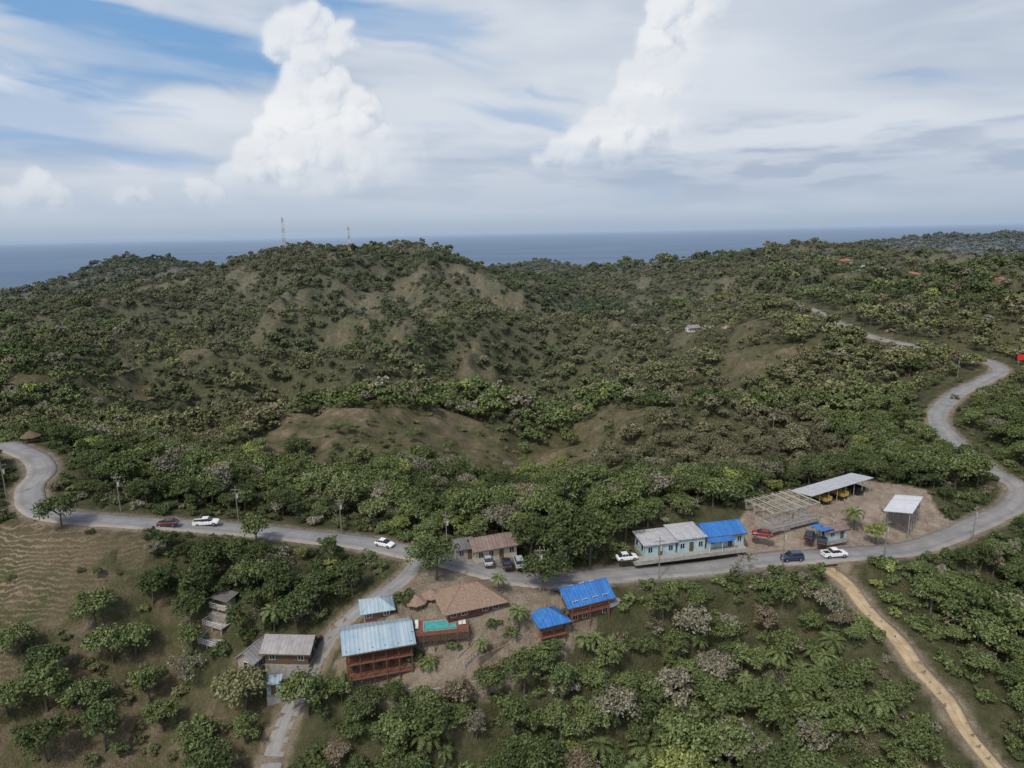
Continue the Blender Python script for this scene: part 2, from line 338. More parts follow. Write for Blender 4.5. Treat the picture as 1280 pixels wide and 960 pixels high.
def crown(R,Hc,flat,K,per,leaf,rg,zmin=-0.35):
    V=[];F=[];off=0
    for i in range(K):
        d=rg.normal(size=3); d/=np.linalg.norm(d)
        if d[2]<zmin: d[2]=-d[2]
        rr=(0.4+0.55*rg.random()**0.6)*R*(0.8+0.45*rg.random()); c=np.array([d[0]*rr,d[1]*rr,Hc+d[2]*rr*flat]); cr=R*(0.17+0.2*rg.random())
        q=rg.normal(size=(per,3)); q/=np.linalg.norm(q,axis=1)[:,None]; q[:,2]=np.abs(q[:,2])*np.where(rg.random(per)<.8,1,-1)
        rad_=cr*(0.35+0.95*rg.random(per)**.8)[:,None]; p=c+q*rad_*np.array([1,1,.7])
        nor=q*.7+rg.normal(size=(per,3))*0.6+np.array([0,0,.5])
        v,f=leafquads(p,nor,leaf,rg); V.append(v);F.append(f+off);off+=len(v)
    return np.concatenate(V),np.concatenate(F)
def mkmesh(name,leafV,leafF,wood,mats=(None,None)):
    v=[tuple(a) for a in leafV]; f=[tuple(int(k) for k in a) for a in leafF]; nl=len(f); o=len(v)
    v+=wood.v; f+=[tuple(i+o for i in q) for q in wood.f]
    m=bpy.data.meshes.new(name); m.from_pydata(v,[],f); m.materials.append(mats[0] or FOL); m.materials.append(mats[1] or BARK)
    mi=np.zeros(len(f),np.int32); mi[nl:]=1; m.polygons.foreach_set('material_index',mi); m.update(); return m
def broad(name,seed,R,Hc,flat,K,per,leaf,hi=True):
    rg=np.random.default_rng(seed); V,F=crown(R,Hc,flat,K,per,leaf,rg); w=MB()
    if hi:
        top=Vector((rg.normal()*.3,rg.normal()*.3,Hc*.62)); w.tube((0,0,-1),top,0.22,0.15,6)
        for i in range(6):
            a=i*1.05+rg.random(); w.tube(top,(math.cos(a)*R*.6,math.sin(a)*R*.6,Hc+rg.random()*R*.3),0.11,0.04,4)
    else: w.tube((0,0,-1),(0,0,Hc*.8),0.22,0.12,3)
    return mkmesh(name,V,F,w)
def bare(name,seed,R,Hh,levels=4,leaves=140,tw=0.05,leaf=.2):
    rg=np.random.default_rng(seed); w=MB(); tips=[]
    def rec(p,d,l,r,k):
        q=p+d*l; w.tube(p,q,r,r*.6,3 if k>0 else 5)
        if k>=levels: tips.append(q); return
        for i in range(3):
            nd=(d+Vector(rg.normal(size=3))*0.55+Vector((0,0,.12))).normalized(); rec(q,nd,l*(0.62+.2*rg.random()),max(r*.55,tw),k+1)
    rec(Vector((0,0,-.8)),Vector((0,0,1)),Hh*.36,0.16,0)
    tp=np.array([tuple(t) for t in tips]); k=rg.integers(0,len(tp),leaves); p=tp[k]+rg.normal(size=(leaves,3))*.35
    V,F=leafquads(p,rg.normal(size=(leaves,3))+np.array([0,0,.5]),leaf,rg)
    return mkmesh(name,V,F,w,(FOL,TWIG))
def palm(name,seed,Ht,nf=20,L=3.0,seg=9):
    rg=np.random.default_rng(seed); w=MB(); lean=Vector((rg.normal()*.5,rg.normal()*.5,0)); prev=Vector((0,0,-.8))
    for i in range(1,6):
        t=i/5; q=Vector((lean.x*t*t,lean.y*t*t,Ht*t)); w.tube(prev,q,0.17-.05*t,0.16-.05*t,6); prev=q
    top=prev; V=[];F=[]
    for i in range(nf):
        a=i*2.4+rg.random()*.4; el=0.1+1.2*((i+.5)/nf) ; d=Vector((math.cos(a),math.sin(a),0)); side=Vector((-math.sin(a),math.cos(a),0))
        l=L*(0.8+.35*rg.random()); p=top.copy(); ang=el; pts_=[p.copy()]
        for k in range(seg):
            p=p+(d*math.cos(ang)+Vector((0,0,1))*math.sin(ang))*(l/seg); ang-=0.2+.05*rg.random(); pts_.append(p.copy())
        for k in range(seg):
            c=pts_[k];c2=pts_[k+1]; ll=l*.13*math.sin(math.pi*(k+1.4)/(seg+1.8))+.07
            for sg in (-1,1):
                tip=c+side*sg*ll+(c2-c)*1.0+Vector((0,0,-.25*ll)); o=len(V)
                V+=[c,c2,tip+(c2-c)*.35,tip-(c2-c)*.15]; F.append((o,o+1,o+2,o+3))
    return mkmesh(name,np.array([tuple(v) for v in V]),np.array(F),w)
protoN=bpy.data.collections.new('tree_species'); protoF=bpy.data.collections.new('tree_species_far')
def proto(col,meshes,pre):
    for i,m in enumerate(meshes):
        o=bpy.data.objects.new('%s_%02d'%(pre,i),m); col.objects.link(o)
NM=[broad('b0',1,3.4,4.6,.62,34,62,.27),broad('b1',2,3.0,4.4,.8,30,62,.25),broad('b2',3,3.8,4.4,.5,38,60,.28),broad('b3',4,2.7,4.6,.95,27,64,.23),
    bare('d0',5,3,6.2,4,320,.045,.2),bare('d1',6,3,5.4,4,520,.045,.2),
    palm('p0',7,4.4,22,3.0),palm('p1',8,2.6,24,3.5),
    broad('s0',9,1.8,0.9,.62,13,44,.22,False),broad('s1',10,2.2,0.8,.45,15,44,.24,False)]
FM=[broad('fb0',11,3.4,4.2,.62,15,30,.58,False),broad('fb1',12,3.0,4.2,.8,14,30,.56,False),broad('fb2',13,3.9,4.0,.5,17,28,.6,False),broad('fb3',14,2.8,4.4,.9,13,30,.52,False),
    bare('fd0',15,3,6,3,190,.07,.38),palm('fp0',16,3.6,14,3.4,5),broad('fs0',17,2.0,0.8,.5,7,26,.5,False)]
proto(protoN,NM,'tree'); proto(protoF,FM,'tree_far')
def scatter(name,col,xyz,rot,scl,idx,tint):
    n_=len(xyz); m=bpy.data.meshes.new(name); m.vertices.add(n_); m.vertices.foreach_set('co',xyz.astype(np.float32).ravel())
    a=m.attributes.new('rot','FLOAT_VECTOR','POINT'); a.data.foreach_set('vector',rot.astype(np.float32).ravel())
    a=m.attributes.new('scl','FLOAT_VECTOR','POINT'); a.data.foreach_set('vector',scl.astype(np.float32).ravel())
    a=m.attributes.new('idx','INT','POINT'); a.data.foreach_set('value',idx.astype(np.int32))
    a=m.attributes.new('tint','FLOAT_VECTOR','POINT'); a.data.foreach_set('vector',tint.astype(np.float32).ravel())
    m.update(); o=bpy.data.objects.new(name,m); scene.collection.objects.link(o)
    ng=bpy.data.node_groups.new(name,'GeometryNodeTree')
    ng.interface.new_socket('Geometry',in_out='INPUT',socket_type='NodeSocketGeometry'); ng.interface.new_socket('Geometry',in_out='OUTPUT',socket_type='NodeSocketGeometry')
    gi=ng.nodes.new('NodeGroupInput'); go=ng.nodes.new('NodeGroupOutput'); ip=ng.nodes.new('GeometryNodeInstanceOnPoints')
    ci=ng.nodes.new('GeometryNodeCollectionInfo'); ci.inputs[0].default_value=col; ci.inputs[1].default_value=True; ci.inputs[2].default_value=True
    ng.links.new(gi.outputs[0],ip.inputs['Points']); ng.links.new(ci.outputs[0],ip.inputs['Instance']); ip.inputs['Pick Instance'].default_value=True
    for nm,dt,sk in (('idx','INT','Instance Index'),('rot','FLOAT_VECTOR','Rotation'),('scl','FLOAT_VECTOR','Scale')):
        na=ng.nodes.new('GeometryNodeInputNamedAttribute'); na.data_type=dt; na.inputs[0].default_value=nm
        so=[s for s in na.outputs if s.enabled and s.name=='Attribute'][0]; ng.links.new(so,ip.inputs[sk])
    ng.links.new(ip.outputs[0],go.inputs[0]); md=o.modifiers.new('scatter','NODES'); md.node_group=ng; return o
DG=np.array([0.066,0.090,0.030]);MG=np.array([0.105,0.136,0.043]);OL=np.array([0.155,0.155,0.068]);GB_=np.array([0.185,0.172,0.115]);YG=np.array([0.20,0.235,0.055]);BR=np.array([0.185,0.15,0.09])
FARH=[(-28,473),(-51,471),(137,518),(200,714),(330,652),(307,640),(322,672),(397,690),(361,511),(274,729),(420,640),(300,600),(350,600),(420,560)]
HOUSES=[(-24,107,7.5),(-25,112.3,4),(-13.7,110.8,6.5),(-9,114,7),(-3,127.5,6),(12.5,117,6.5),(5.6,113,5),(21,122,4.5),(36,133,6.5),(29,131.5,6),(43,135,7),(59,143,9),(77,157,13),(70,153,9),(89,148,9),(68,137,6),(-38,108.5,6),(-45,108,5),(-41,103,3),(-55,115.5,5),(-127,175.4,5)]+[(a,b,9) for a,b in FARH]+[(a*(1-12/b),b-12,10) for a,b in FARH]+[(a*(1-22/b),b-22,8) for a,b in FARH[:3]]
def build_points(y0,y1,sp,far):
    P_=[]
    for y in np.arange(y0,y1,sp):
        hw=0.86*y+ (45 if not far else 60); xs=np.arange(-hw,hw,sp); P_.append(np.stack([xs,np.full(len(xs),y)],-1))
    p=np.concatenate(P_); p+=rng.uniform(-.5,.5,p.shape)*sp; return p
def vegetate(p,far,scale0):
    x,y=p[:,0],p[:,1]; n_=len(x)
    rd=roaddist(x,y); z=terrain(x,y,rd); R_,Yg,Dd,Pp=masks(x,y)
    big=fbm(x/60,y/60,51,4); big2=fbm(x/140,y/140,61,3); u=rng.random(n_)
    dens=np.full(n_,0.96)
    dens=np.where(R_>.29,.55,dens); dens=np.where(R_>.45,0.3,dens); dens=np.where(R_>.75,0.13,dens); dens=np.where(Yg>.5,.45,dens); dens=np.where(Dd>.5,0.0,dens); dens=np.where(Pp>.5,0.03,dens)
    slope=pip(PS,x,y); dens=np.where(slope,0.28,dens)
    dens=np.where(rd[0]<2.2,0,dens); dens=np.where((rd[0]<7)&(y>235)&(y<600),0.1,dens); dens=np.where(Dd>.5,0.0,dens)
    for hx,hy,hr in HOUSES: dens=np.where((x-hx)**2+(y-hy)**2<hr*hr,0,dens)
    dens=np.where(z<SEA+2,0,dens)
    keep=u<dens; x,y,z,big,big2,R_,Yg,Pp,slope=[a[keep] for a in (x,y,z,big,big2,R_,Yg,Pp,slope)]; d=rd[0][keep]; n_=len(x); u=rng.random(n_); u2=rng.random(n_)
    gray=pip(PG,x,y); 
    pal=((y<114)&(x>2)&(x<62))|((y>300)&(y<460)&(x>-45)&(x<70))
    kind=np.zeros(n_,int) #0 broad 1 bare 2 palm 3 bush
    kind=np.where(u<0.12+0.22*(big2>.54),1,kind)
    kind=np.where((u>.86)&(~pal),3,kind)
    kind=np.where(gray,np.where(u<.5,1,0),kind)
    kind=np.where(pal&(u2<.24),2,kind); kind=np.where((u2>.985),2,kind)
    open_=(R_>.29)|(Yg>.5)|(Pp>.5)|slope
    kind=np.where(open_&(u<.75),3,kind)
    kind=np.where((d<6)&(y<340)&(u<.92),3,kind)
    if not far:
        idx=np.select([kind==0,kind==1,kind==2],[rng.integers(0,4,n_),rng.integers(4,6,n_),rng.integers(6,8,n_)],rng.integers(8,10,n_))
    else: idx=np.select([kind==0,kind==1,kind==2],[rng.integers(0,4,n_),4,5],6)
    s=scale0*(0.6+0.7*rng.random(n_)**1.5)*(0.75+.5*big)
    s=np.where(gray,s*.85,s); s=np.where((d<12)&(y<340),s*.8,s)
    s=np.where(open_,s*.65,s)
    w=rng.random(n_); t=DG[None]*np.ones((n_,1)); 
    f=np.clip((big-.40)/.2+rng.normal(size=n_)*.35,0,1)[:,None]; t=DG*(1-f)+MG*f
    f=np.clip((big2-.43)/.12+rng.normal(size=n_)*.4,0,1)[:,None]*.75; t=t*(1-f)+OL*f
    t=np.where((w<.08)[:,None],GB_,t); t=np.where((w>.97)[:,None],YG*.9,t); t=np.where(((w>.93)&(w<.95))[:,None],BR,t)
    t=np.where(gray[:,None],(OL*.6+GB_*.4)*(.72+.2*w[:,None]),t)
    t=np.where((kind==1)[:,None],(GB_*.35+OL*.65)*.9,t)
    t=np.where((kind==2)[:,None],MG*.95,t); t=np.where((Yg>.5)[:,None],YG,t)
    t=np.where(((R_>.29)&(kind==3))[:,None],(OL*.6+MG*.3),t)
    t=t*(0.75+.5*rng.random(n_))[:,None]
    rot=np.stack([rng.normal(size=n_)*.08,rng.normal(size=n_)*.08,rng.random(n_)*6.28],-1)
    scl=np.stack([s,s,s*(0.8+.35*rng.random(n_))],-1)
    return np.stack([x,y,z-.1],-1),rot,scl,idx,t
scatter('forest',protoN,*vegetate(build_points(60,240,3.15,False),False,.95))
scatter('valley_forest',protoF,*vegetate(build_points(240,330,3.9,False),True,.98))
scatter('undergrowth',protoN,*(lambda r:(r[0],r[1],r[2],np.where(r[3]<8,8+r[3]%2,r[3]),r[4]*1.0))(vegetate(build_points(70,190,3.7,False),False,.95)))
scatter('hillside_forest',protoF,*vegetate(build_points(330,1000,5.8,True),True,1.1))
a=vegetate(build_points(1000,2300,10.5,True),True,1.65); scatter('distant_forest',protoF,*a)
pp=build_points(2300,5200,27,True); pp=pp[pp[:,0]>300]; scatter('headland_forest',protoF,*vegetate(pp,True,3.4))
def tree(name,mi,x,y,s,tint,sz=1.0):
    o=bpy.data.objects.new(name,NM[mi]); o.location=(x,y,G(x,y)-.1); o.scale=(s,s,s*sz); o.rotation_euler=(0,0,random.random()*6.28)
    o['tint']=[float(v) for v in tint]; scene.collection.objects.link(o); return o
MGN=DG*.75+MG*.1
for (nm,mi,x,y,s,ti) in [('acacia_tree',2,-71,219,1.1,DG),('shade_tree',0,-76.2,112.9,1.0,MG),('shade_tree',1,-77.7,99.8,1.15,MG*1.0),('shade_tree',3,-66.9,96,1.15,DG*1.2),('shade_tree',0,-71.3,108.2,1.0,MG*1.1),('shade_tree',2,-68,110,.9,MG*1.1),
  ('shade_tree',1,-58.9,99.5,.85,MG),('shade_tree',0,-34.9,99.6,1.1,MG),('bare_tree',5,-47.4,103.6,1.2,OL),('shade_tree',2,-46,102,1.1,OL),('bare_tree',4,-58,105.8,1.1,GB_),
  ('shade_tree',0,-80,104,.9,DG),('shade_tree',2,-73,101,.8,MG),('shade_tree',3,-63,104,.9,MG),('shade_tree',1,-74,93,1.1,DG),('shade_tree',0,-52,96,.9,MG),('shade_tree',2,-83,98,.8,MG),('shade_tree',0,-48,92,1.0,DG),('shade_tree',3,-44,97,.8,MG),
  ('mango_tree',0,8.6,125.9,1.4,MGN),('mango_tree',2,5.3,117.6,1.1,MGN),('mango_tree',3,2.5,127.5,1.35,MGN),('mango_tree',1,15,128.5,1.5,MGN),('mango_tree',0,11,129.5,1.6,MGN),
  ('shade_tree',1,28.4,137,1.0,MG),('shade_tree',0,23,134.5,1.1,DG),('shade_tree',2,-17,98.5,.9,DG),('shade_tree',1,-53.7,133.0,1.0,MG),('shade_tree',0,-15.1,119.7,1.1,DG),('shade_tree',2,-17.3,124,1.0,MG),('shade_tree',3,-36,116.4,1.1,DG),
  ('shade_tree',2,-93,132.4,1.0,DG),('bush',8,-13.9,100.6,1.1,DG),('lime_tree',3,18,252,.9,YG),('lime_tree',1,79,139.9,.75,YG),('palm_tree',6,76,144,1.0,MG),('bare_tree',5,45.8,123.7,1.0,GB_),
  ('palm_tree',6,0.3,110.5,.85,MG),('palm_tree',7,3.0,107.9,.7,MG),('palm_tree',6,-6,106.6,.6,MG),('palm_tree',6,-44,113,.95,MG),('bush',9,-20,114.5,1,DG),('shade_tree',3,-31,119.5,.9,DG),('shade_tree',0,-40,113.5,1.0,DG),('shade_tree',1,-60,120,1.1,DG),('shade_tree',2,-50,122,1.0,MG*.9),
  ('shade_tree',3,-50.6,113.2,.8,DG),('shade_tree',1,-58.5,111.2,.8,MG),('bush',9,-53.5,110.4,1.0,DG),('shade_tree',0,-60.5,115.5,.85,DG),
  ('bush',8,-1,109.6,.8,MG),('bush',9,-4,110.4,.7,DG),('bush',8,-11,107.2,.7,MG),('bush',9,-18,106.4,.8,DG),('bush',8,9,113.2,.8,DG),('palm_tree',6,-3.2,115.8,.7,MG),('shade_tree',3,-20.5,100.8,.7,DG),('shade_tree',1,-29.5,101.2,.7,MG),('shade_tree',2,-25,100.4,.7,DG),('palm_tree',7,-15.5,104.6,.6,MG),
  ('palm_tree',7,40,100,1.1,MG),('palm_tree',7,34,104,1.0,MG),('palm_tree',7,22,99,1.1,MG),('palm_tree',6,60,100,1.0,MG),('palm_tree',6,29,98,1.1,MG),('palm_tree',7,48,106,1.0,MG*1.1),
  ('shade_tree',0,120,172,1.25,MG),('shade_tree',2,114,168,1.3,MG),('shade_tree',1,124,179,1.1,DG),('shade_tree',0,106,170,1.2,MG)]:
    tree(nm,mi,x,y,s,ti)
# ------------------------------------------------------------------ building materials
WOOD=simple('red_wood',(0.19,0.078,0.048),0.7,0.5,3); WOOD2=simple('deck_wood',(0.22,0.10,0.065),0.75,0.4,4)
DWOOD=simple('brown_wood',(0.13,0.085,0.055),0.8,0.4,3)
GLASS=simple('window_glass',(0.03,0.04,0.05),0.12,0.2,1,spec=0.6); WHITE=simple('white_paint',(0.70,0.69,0.65),0.7,0.2,1.2); TURQ=simple('turquoise_paint',(0.38,0.52,0.54),0.7,0.3,1)
CREAM=simple('cream_paint',(0.50,0.45,0.35),0.8,0.3,1); BLOCK=simple('concrete_block',(0.38,0.34,0.29),0.95,0.35,2,bump=.2); DARK=simple('dark_opening',(0.03,0.028,0.025),0.9,0.3,2)
RLB=metalroof('pale_blue_metal_roof',(0.20,0.36,0.48),(0.45,0.48,0.46),wear=1.3); RB=metalroof('blue_metal_roof',(0.015,0.12,0.40),(0.07,0.22,0.48),wear=.9); RG=metalroof('grey_metal_roof',(0.33,0.33,0.32),(0.16,0.13,0.11),wear=.8)
RW=metalroof('white_metal_roof',(0.52,0.54,0.56),(0.34,0.32,0.30),wear=.8); RR=metalroof('rusty_metal_roof',(0.17,0.105,0.07),(0.27,0.22,0.19),wear=1); RDG=metalroof('dark_grey_roof',(0.12,0.12,0.12),(0.2,0.18,0.16))
SH=simple('shingle_roof',(0.19,0.125,0.085),0.9,0.4,2.5,col2=(0.28,0.21,0.155),bump=.5); THATCH=simple('thatch',(0.17,0.12,0.075),0.95,0.5,6,bump=.8); ORANGE=simple('clay_tile_roof',(0.38,0.15,0.08),0.8,0.3,2)
def windows(e,L,W,hw,nL,nW,z0=.9,wh=1.1,ww=.9,door=True,fr=None):
    fm=MB();gl=MB()
    def win(cx,cy,z,along,w=ww,h=wh):
        if along=='x':
            s=1 if cy>0 else -1
            fm.box(cx-w/2-.08,min(cy,cy+s*.05),z-.08,cx+w/2+.08,max(cy,cy+s*.05),z+h+.08); gl.box(cx-w/2,min(cy+s*.03,cy+s*.075),z,cx+w/2,max(cy+s*.03,cy+s*.075),z+h)
            fm.box(cx-.025,min(cy+s*.03,cy+s*.09),z,cx+.025,max(cy+s*.03,cy+s*.09),z+h)
        else:
            s=1 if cx>0 else -1
            fm.box(min(cx,cx+s*.05),cy-w/2-.08,z-.08,max(cx,cx+s*.05),cy+w/2+.08,z+h+.08); gl.box(min(cx+s*.03,cx+s*.075),cy-w/2,z,max(cx+s*.03,cx+s*.075),cy+w/2,z+h)
    fl=1 if hw<4 else 2
    for k in range(fl):
        zz=z0+k*2.6
        for i in range(nL):
            cx=-L/2+L*(i+.5)/nL
            for sy in (-1,1):
                if door and k==0 and i==nL//2 and sy<0: continue
                win(cx,sy*W/2,zz,'x')
        for i in range(nW):
            cy=-W/2+W*(i+.5)/nW
            for sx in (-1,1): win(sx*L/2,cy,zz,'y')
    fm.obj('window_frames',fr or WHITE,e); gl.obj('window_glass',GLASS,e)
    if door:
        d=MB(); cx=-L/2+L*(nL//2+.5)/nL; d.box(cx-.45,-W/2-.06,0.02,cx+.45,-W/2,2.05); d.obj('door',DWOOD,e)
def gable_roof(e,L,W,hw,rh,ov,mat,name='roof'):
    r=MB(); a=L/2+ov; bw=W/2+ov; k=rh/(W/2); ze=hw-k*ov
    r.slab((-a,-bw,ze),(a,-bw,ze),(a,-.001,hw+rh+.02),(-a,-.001,hw+rh+.02),.12); r.slab((-a,.001,hw+rh+.02),(a,.001,hw+rh+.02),(a,bw,ze),(-a,bw,ze),.12)
    r.obj(name,mat,e); c=MB(); c.tube((-a,0,hw+rh+.03),(a,0,hw+rh+.03),.1,.1,6); c.obj('ridge_cap',mat,e)
    f=MB(); 
    for sy in (-1,1): f.box(-a,sy*bw-.04 if sy>0 else -bw-.05,ze-.25,a,sy*bw+.05 if sy>0 else -bw+.04,ze-.06)
    f.obj('fascia',DWOOD,e)
def hip_roof(e,L,W,hw,rh,ov,mat,name='roof'):
    a=L/2+ov;b_=W/2+ov; r_=max(0,a-b_); k=rh/(W/2); ze=hw-k*ov*.5; zt=hw+rh; m=MB()
    if r_>0.3:
        m.add([(-a,-b_,ze),(a,-b_,ze),(a,b_,ze),(-a,b_,ze),(-r_,0,zt),(r_,0,zt),(-a,-b_,ze-.12),(a,-b_,ze-.12),(a,b_,ze-.12),(-a,b_,ze-.12)],
          [(0,1,5,4),(1,2,5),(2,3,4,5),(3,0,4),(0,6,7,1),(1,7,8,2),(2,8,9,3),(3,9,6,0),(9,8,7,6)])
        seams=[((-a,-b_,ze),(-r_,0,zt)),((-a,b_,ze),(-r_,0,zt)),((a,-b_,ze),(r_,0,zt)),((a,b_,ze),(r_,0,zt)),((-r_,0,zt),(r_,0,zt))]
    else:
        m.add([(-a,-b_,ze),(a,-b_,ze),(a,b_,ze),(-a,b_,ze),(0,0,zt),(-a,-b_,ze-.12),(a,-b_,ze-.12),(a,b_,ze-.12),(-a,b_,ze-.12)],
          [(0,1,4),(1,2,4),(2,3,4),(3,0,4),(0,5,6,1),(1,6,7,2),(2,7,8,3),(3,8,5,0),(8,7,6,5)])
        seams=[((sx*a,sy*b_,ze),(0,0,zt)) for sx in(-1,1) for sy in(-1,1)]
    m.obj(name,mat,e); s=MB()
    for p,q in seams: s.tube(p,q,.09,.09,5)
    s.obj('hip_caps',mat,e)
def house(name,x,y,rot,L,W,hw,rh,wall,roof,kind='gable',ov=.5,drop=1.5,nL=3,nW=2,z=None,found=None,door=True):
    e=empty(name,x,y,(GB(x,y) if z is None else z),rot)
    w=MB(); w.box(-L/2,-W/2,0,L/2,W/2,hw)
    if kind=='gable':
        for sx in (-1,1): 
            x0,x1=(L/2-.15,L/2) if sx>0 else (-L/2,-L/2+.15)
            w.add([(x0,-W/2,hw),(x0,W/2,hw),(x0,0,hw+rh-.12),(x1,-W/2,hw),(x1,W/2,hw),(x1,0,hw+rh-.12)],[(0,1,2),(5,4,3),(0,3,4,1),(1,4,5,2),(2,5,3,0)])
    w.obj('walls',wall,e)
    f=MB(); f.box(-L/2-.12,-W/2-.12,-drop,L/2+.12,W/2+.12,-.01); f.obj('foundation',found or CONC,e)
    if kind=='gable': gable_roof(e,L,W,hw,rh,ov,roof)
    elif kind=='hip': hip_roof(e,L,W,hw,rh,ov,roof)
    elif kind=='lean':
        r=MB(); a=L/2+ov;b_=W/2+ov; r.slab((-a,-b_,hw+.12),(a,-b_,hw+.12),(a,b_,hw+rh+.14),(-a,b_,hw+rh+.14),.1); r.obj('roof',roof,e)
        g_=MB(); g_.add([(-L/2,-W/2,hw),(-L/2,W/2,hw),(-L/2,W/2,hw+rh),(L/2,-W/2,hw),(L/2,W/2,hw),(L/2,W/2,hw+rh)],[(0,1,2),(3,5,4),(1,4,5,2),(0,2,5,3)]); g_.obj('gable_infill',wall,e)
    if nL: windows(e,L,W,hw,nL,nW,door=door)
    return e
def railing(mb,p,q,h=1.0,n=8):
    p=Vector(p);q=Vector(q); up=Vector((0,0,h))
    mb.tube(p+up,q+up,.04,.04,4); mb.tube(p+up*.5,q+up*.5,.025,.025,4)
    for i in range(n+1):
        c=p.lerp(q,i/n); mb.tube(c,c+up,.03,.03,4)
# --- large two-storey wooden house with pale blue roof
e=empty('wooden_house',-24.1,107.0,-73.0,15.2)
L,Wd=11.0,7.4
w=MB(); w.box(-L/2+.3,-Wd/2+1.5,0,L/2-.3,Wd/2,5.3); w.obj('walls',WOOD,e)
w=MB()
for sx in (-1,1):
    x0,x1=(L/2-.5,L/2-.3) if sx>0 else (-L/2+.3,-L/2+.5); w.add([(x0,-Wd/2,5.3),(x0,Wd/2,5.3),(x0,0,6.5),(x1,-Wd/2,5.3),(x1,Wd/2,5.3),(x1,0,6.5)],[(0,1,2),(5,4,3),(0,3,4,1),(1,4,5,2),(2,5,3,0)])
w.obj('gable_ends',WOOD,e)
w=MB(); 
for zz in (-.25,2.55): w.box(-L/2,-Wd/2-.3,zz,L/2,Wd/2+.1,zz+.22)
w.obj('floor_decks',WOOD2,e)
w=MB()
for i in range(6):
    cx=-L/2+.15+(L-.3)*i/5; w.tube((cx,-Wd/2-.15,-3.5),(cx,-Wd/2-.15,5.3),.11,.11,6); w.tube((cx,Wd/2-.1,-3.5),(cx,Wd/2-.1,0),.12,.12,6); w.tube((cx,0,-3.5),(cx,0,0),.12,.12,6)
w.obj('posts',DWOOD,e)
w=MB()
for zz in (0,2.77): railing(w,(-L/2,-Wd/2-.2,zz),(L/2,-Wd/2-.2,zz),.95,26)
w.obj('balcony_railings',WOOD,e)
fm=MB();gl=MB()
for k in (0,1):
    for i in range(5):
        cx=-L/2+1.3+i*2.1; zz=.5+k*2.75; yy_=-Wd/2+1.5
        fm.box(cx-.5,yy_-.05,zz-.1,cx+.5,yy_-.001,zz+1.5); gl.box(cx-.4,yy_-.08,zz,cx+.4,yy_-.052,zz+1.4)
    for i in range(2):
        for sx in (-1,1):
            cx=sx*(L/2-.3); cy=-.2+i*1.9; zz=.7+k*2.75; fm.box(min(cx,cx+sx*.05),cy-.5,zz-.1,max(cx,cx+sx*.05),cy+.5,zz+1.1); gl.box(min(cx+sx*.052,cx+sx*.08),cy-.4,zz,max(cx+sx*.052,cx+sx*.08),cy+.4,zz+1.0)
fm.obj('window_frames',DWOOD,e); gl.obj('window_glass',GLASS,e)
gable_roof(e,L-.4,Wd,5.3,1.35,.8,RLB)
house('small_house',-25.2,113.2,15,4.6,3.6,2.4,1.1,WOOD,RLB,'hip',.8,2.5)
rz=-67.6
e=house('restaurant',-8.6,114.6,20,9.8,6.8,2.6,2.3,WOOD,SH,'hip',1.1,3,5,3,z=rz)
def gazebo(name,x,y,z,r,h,rh,mat,n=8,posts=WOOD):
    e=empty(name,x,y,z,10); m=MB(); R_=r+.6
    ring=[(math.cos(2*math.pi*i/n)*R_,math.sin(2*math.pi*i/n)*R_,h) for i in range(n)]; low=[(a_,b_,h-.15) for a_,b_,_ in ring]
    m.add(ring+low+[(0,0,h+rh),(0,0,h-.1)],[(i,(i+1)%n,2*n) for i in range(n)]+[(n+i,n+(i+1)%n,(i+1)%n,i) for i in range(n)]+[(n+(i+1)%n,n+i,2*n+1) for i in range(n)]); m.obj('roof',mat,e)
    p=MB()
    for i in range(n): a_=2*math.pi*i/n; p.tube((math.cos(a_)*r,math.sin(a_)*r,-2),(math.cos(a_)*r,math.sin(a_)*r,h),.09,.09,6)
    for i in range(n):
        if i==2: continue
        a_=2*math.pi*i/n;b_=2*math.pi*(i+1)/n; railing(p,(math.cos(a_)*r,math.sin(a_)*r,0),(math.cos(b_)*r,math.sin(b_)*r,0),.9,4)
    p.obj('posts_and_railing',posts,e); f=MB(); f.prism([(math.cos(2*math.pi*i/n)*(r+.1),math.sin(2*math.pi*i/n)*(r+.1)) for i in range(n)],-.3,-.02); f.obj('floor',WOOD2,e); return e
gazebo('gazebo',-18.2,114.0,-67.9,1.6,2.3,1.1,SH); gazebo('gazebo',-15.6,115.6,-67.6,1.5,2.3,1.0,SH)
gazebo('thatched_gazebo',-127.1,175.4,GB(-127.1,175.4)+.2,1.9,2.2,1.5,THATCH,8,DWOOD)
# --- pool with deck
e=empty('swimming_pool',-13.6,109.6,-67.9,8)
d=MB(); 
for (x0,y0,x1,y1) in ((-5,-2.6,5,-1.65),(-5,1.65,5,2.6),(-5,-1.65,-2.9,1.65),(2.9,-1.65,5,1.65)): d.box(x0,y0,-.25,x1,y1,0)
d.obj('deck',WOOD2,e)
d=MB(); 
for (x0,y0,x1,y1) in ((-2.9,-1.65,2.9,-1.45),(-2.9,1.45,2.9,1.65),(-2.9,-1.45,-2.7,1.45),(2.7,-1.45,2.9,1.45)): d.box(x0,y0,-1.3,x1,y1,.06)
d.obj('coping',CONC,e)
wm,nt,b,out=newmat('pool_water'); b.inputs['Roughness'].default_value=.12
tc=nt.nodes.new('ShaderNodeTexCoord'); bp=node(nt,'ShaderNodeBump',{'Height':noise(nt,tc.outputs['Object'],3,3),'Strength':.25,'Distance':.05}); nt.links.new(bp.outputs[0],b.inputs['Normal'])
nt.links.new(mixc(nt,mrange(nt,noise(nt,tc.outputs['Object'],1.2,3),.35,.65),(0.05,0.30,0.30),(0.09,0.40,0.37)),b.inputs['Base Color'])
d=MB(); d.box(-2.7,-1.45,-1.2,2.7,1.45,-.08); d.obj('water',wm,e)
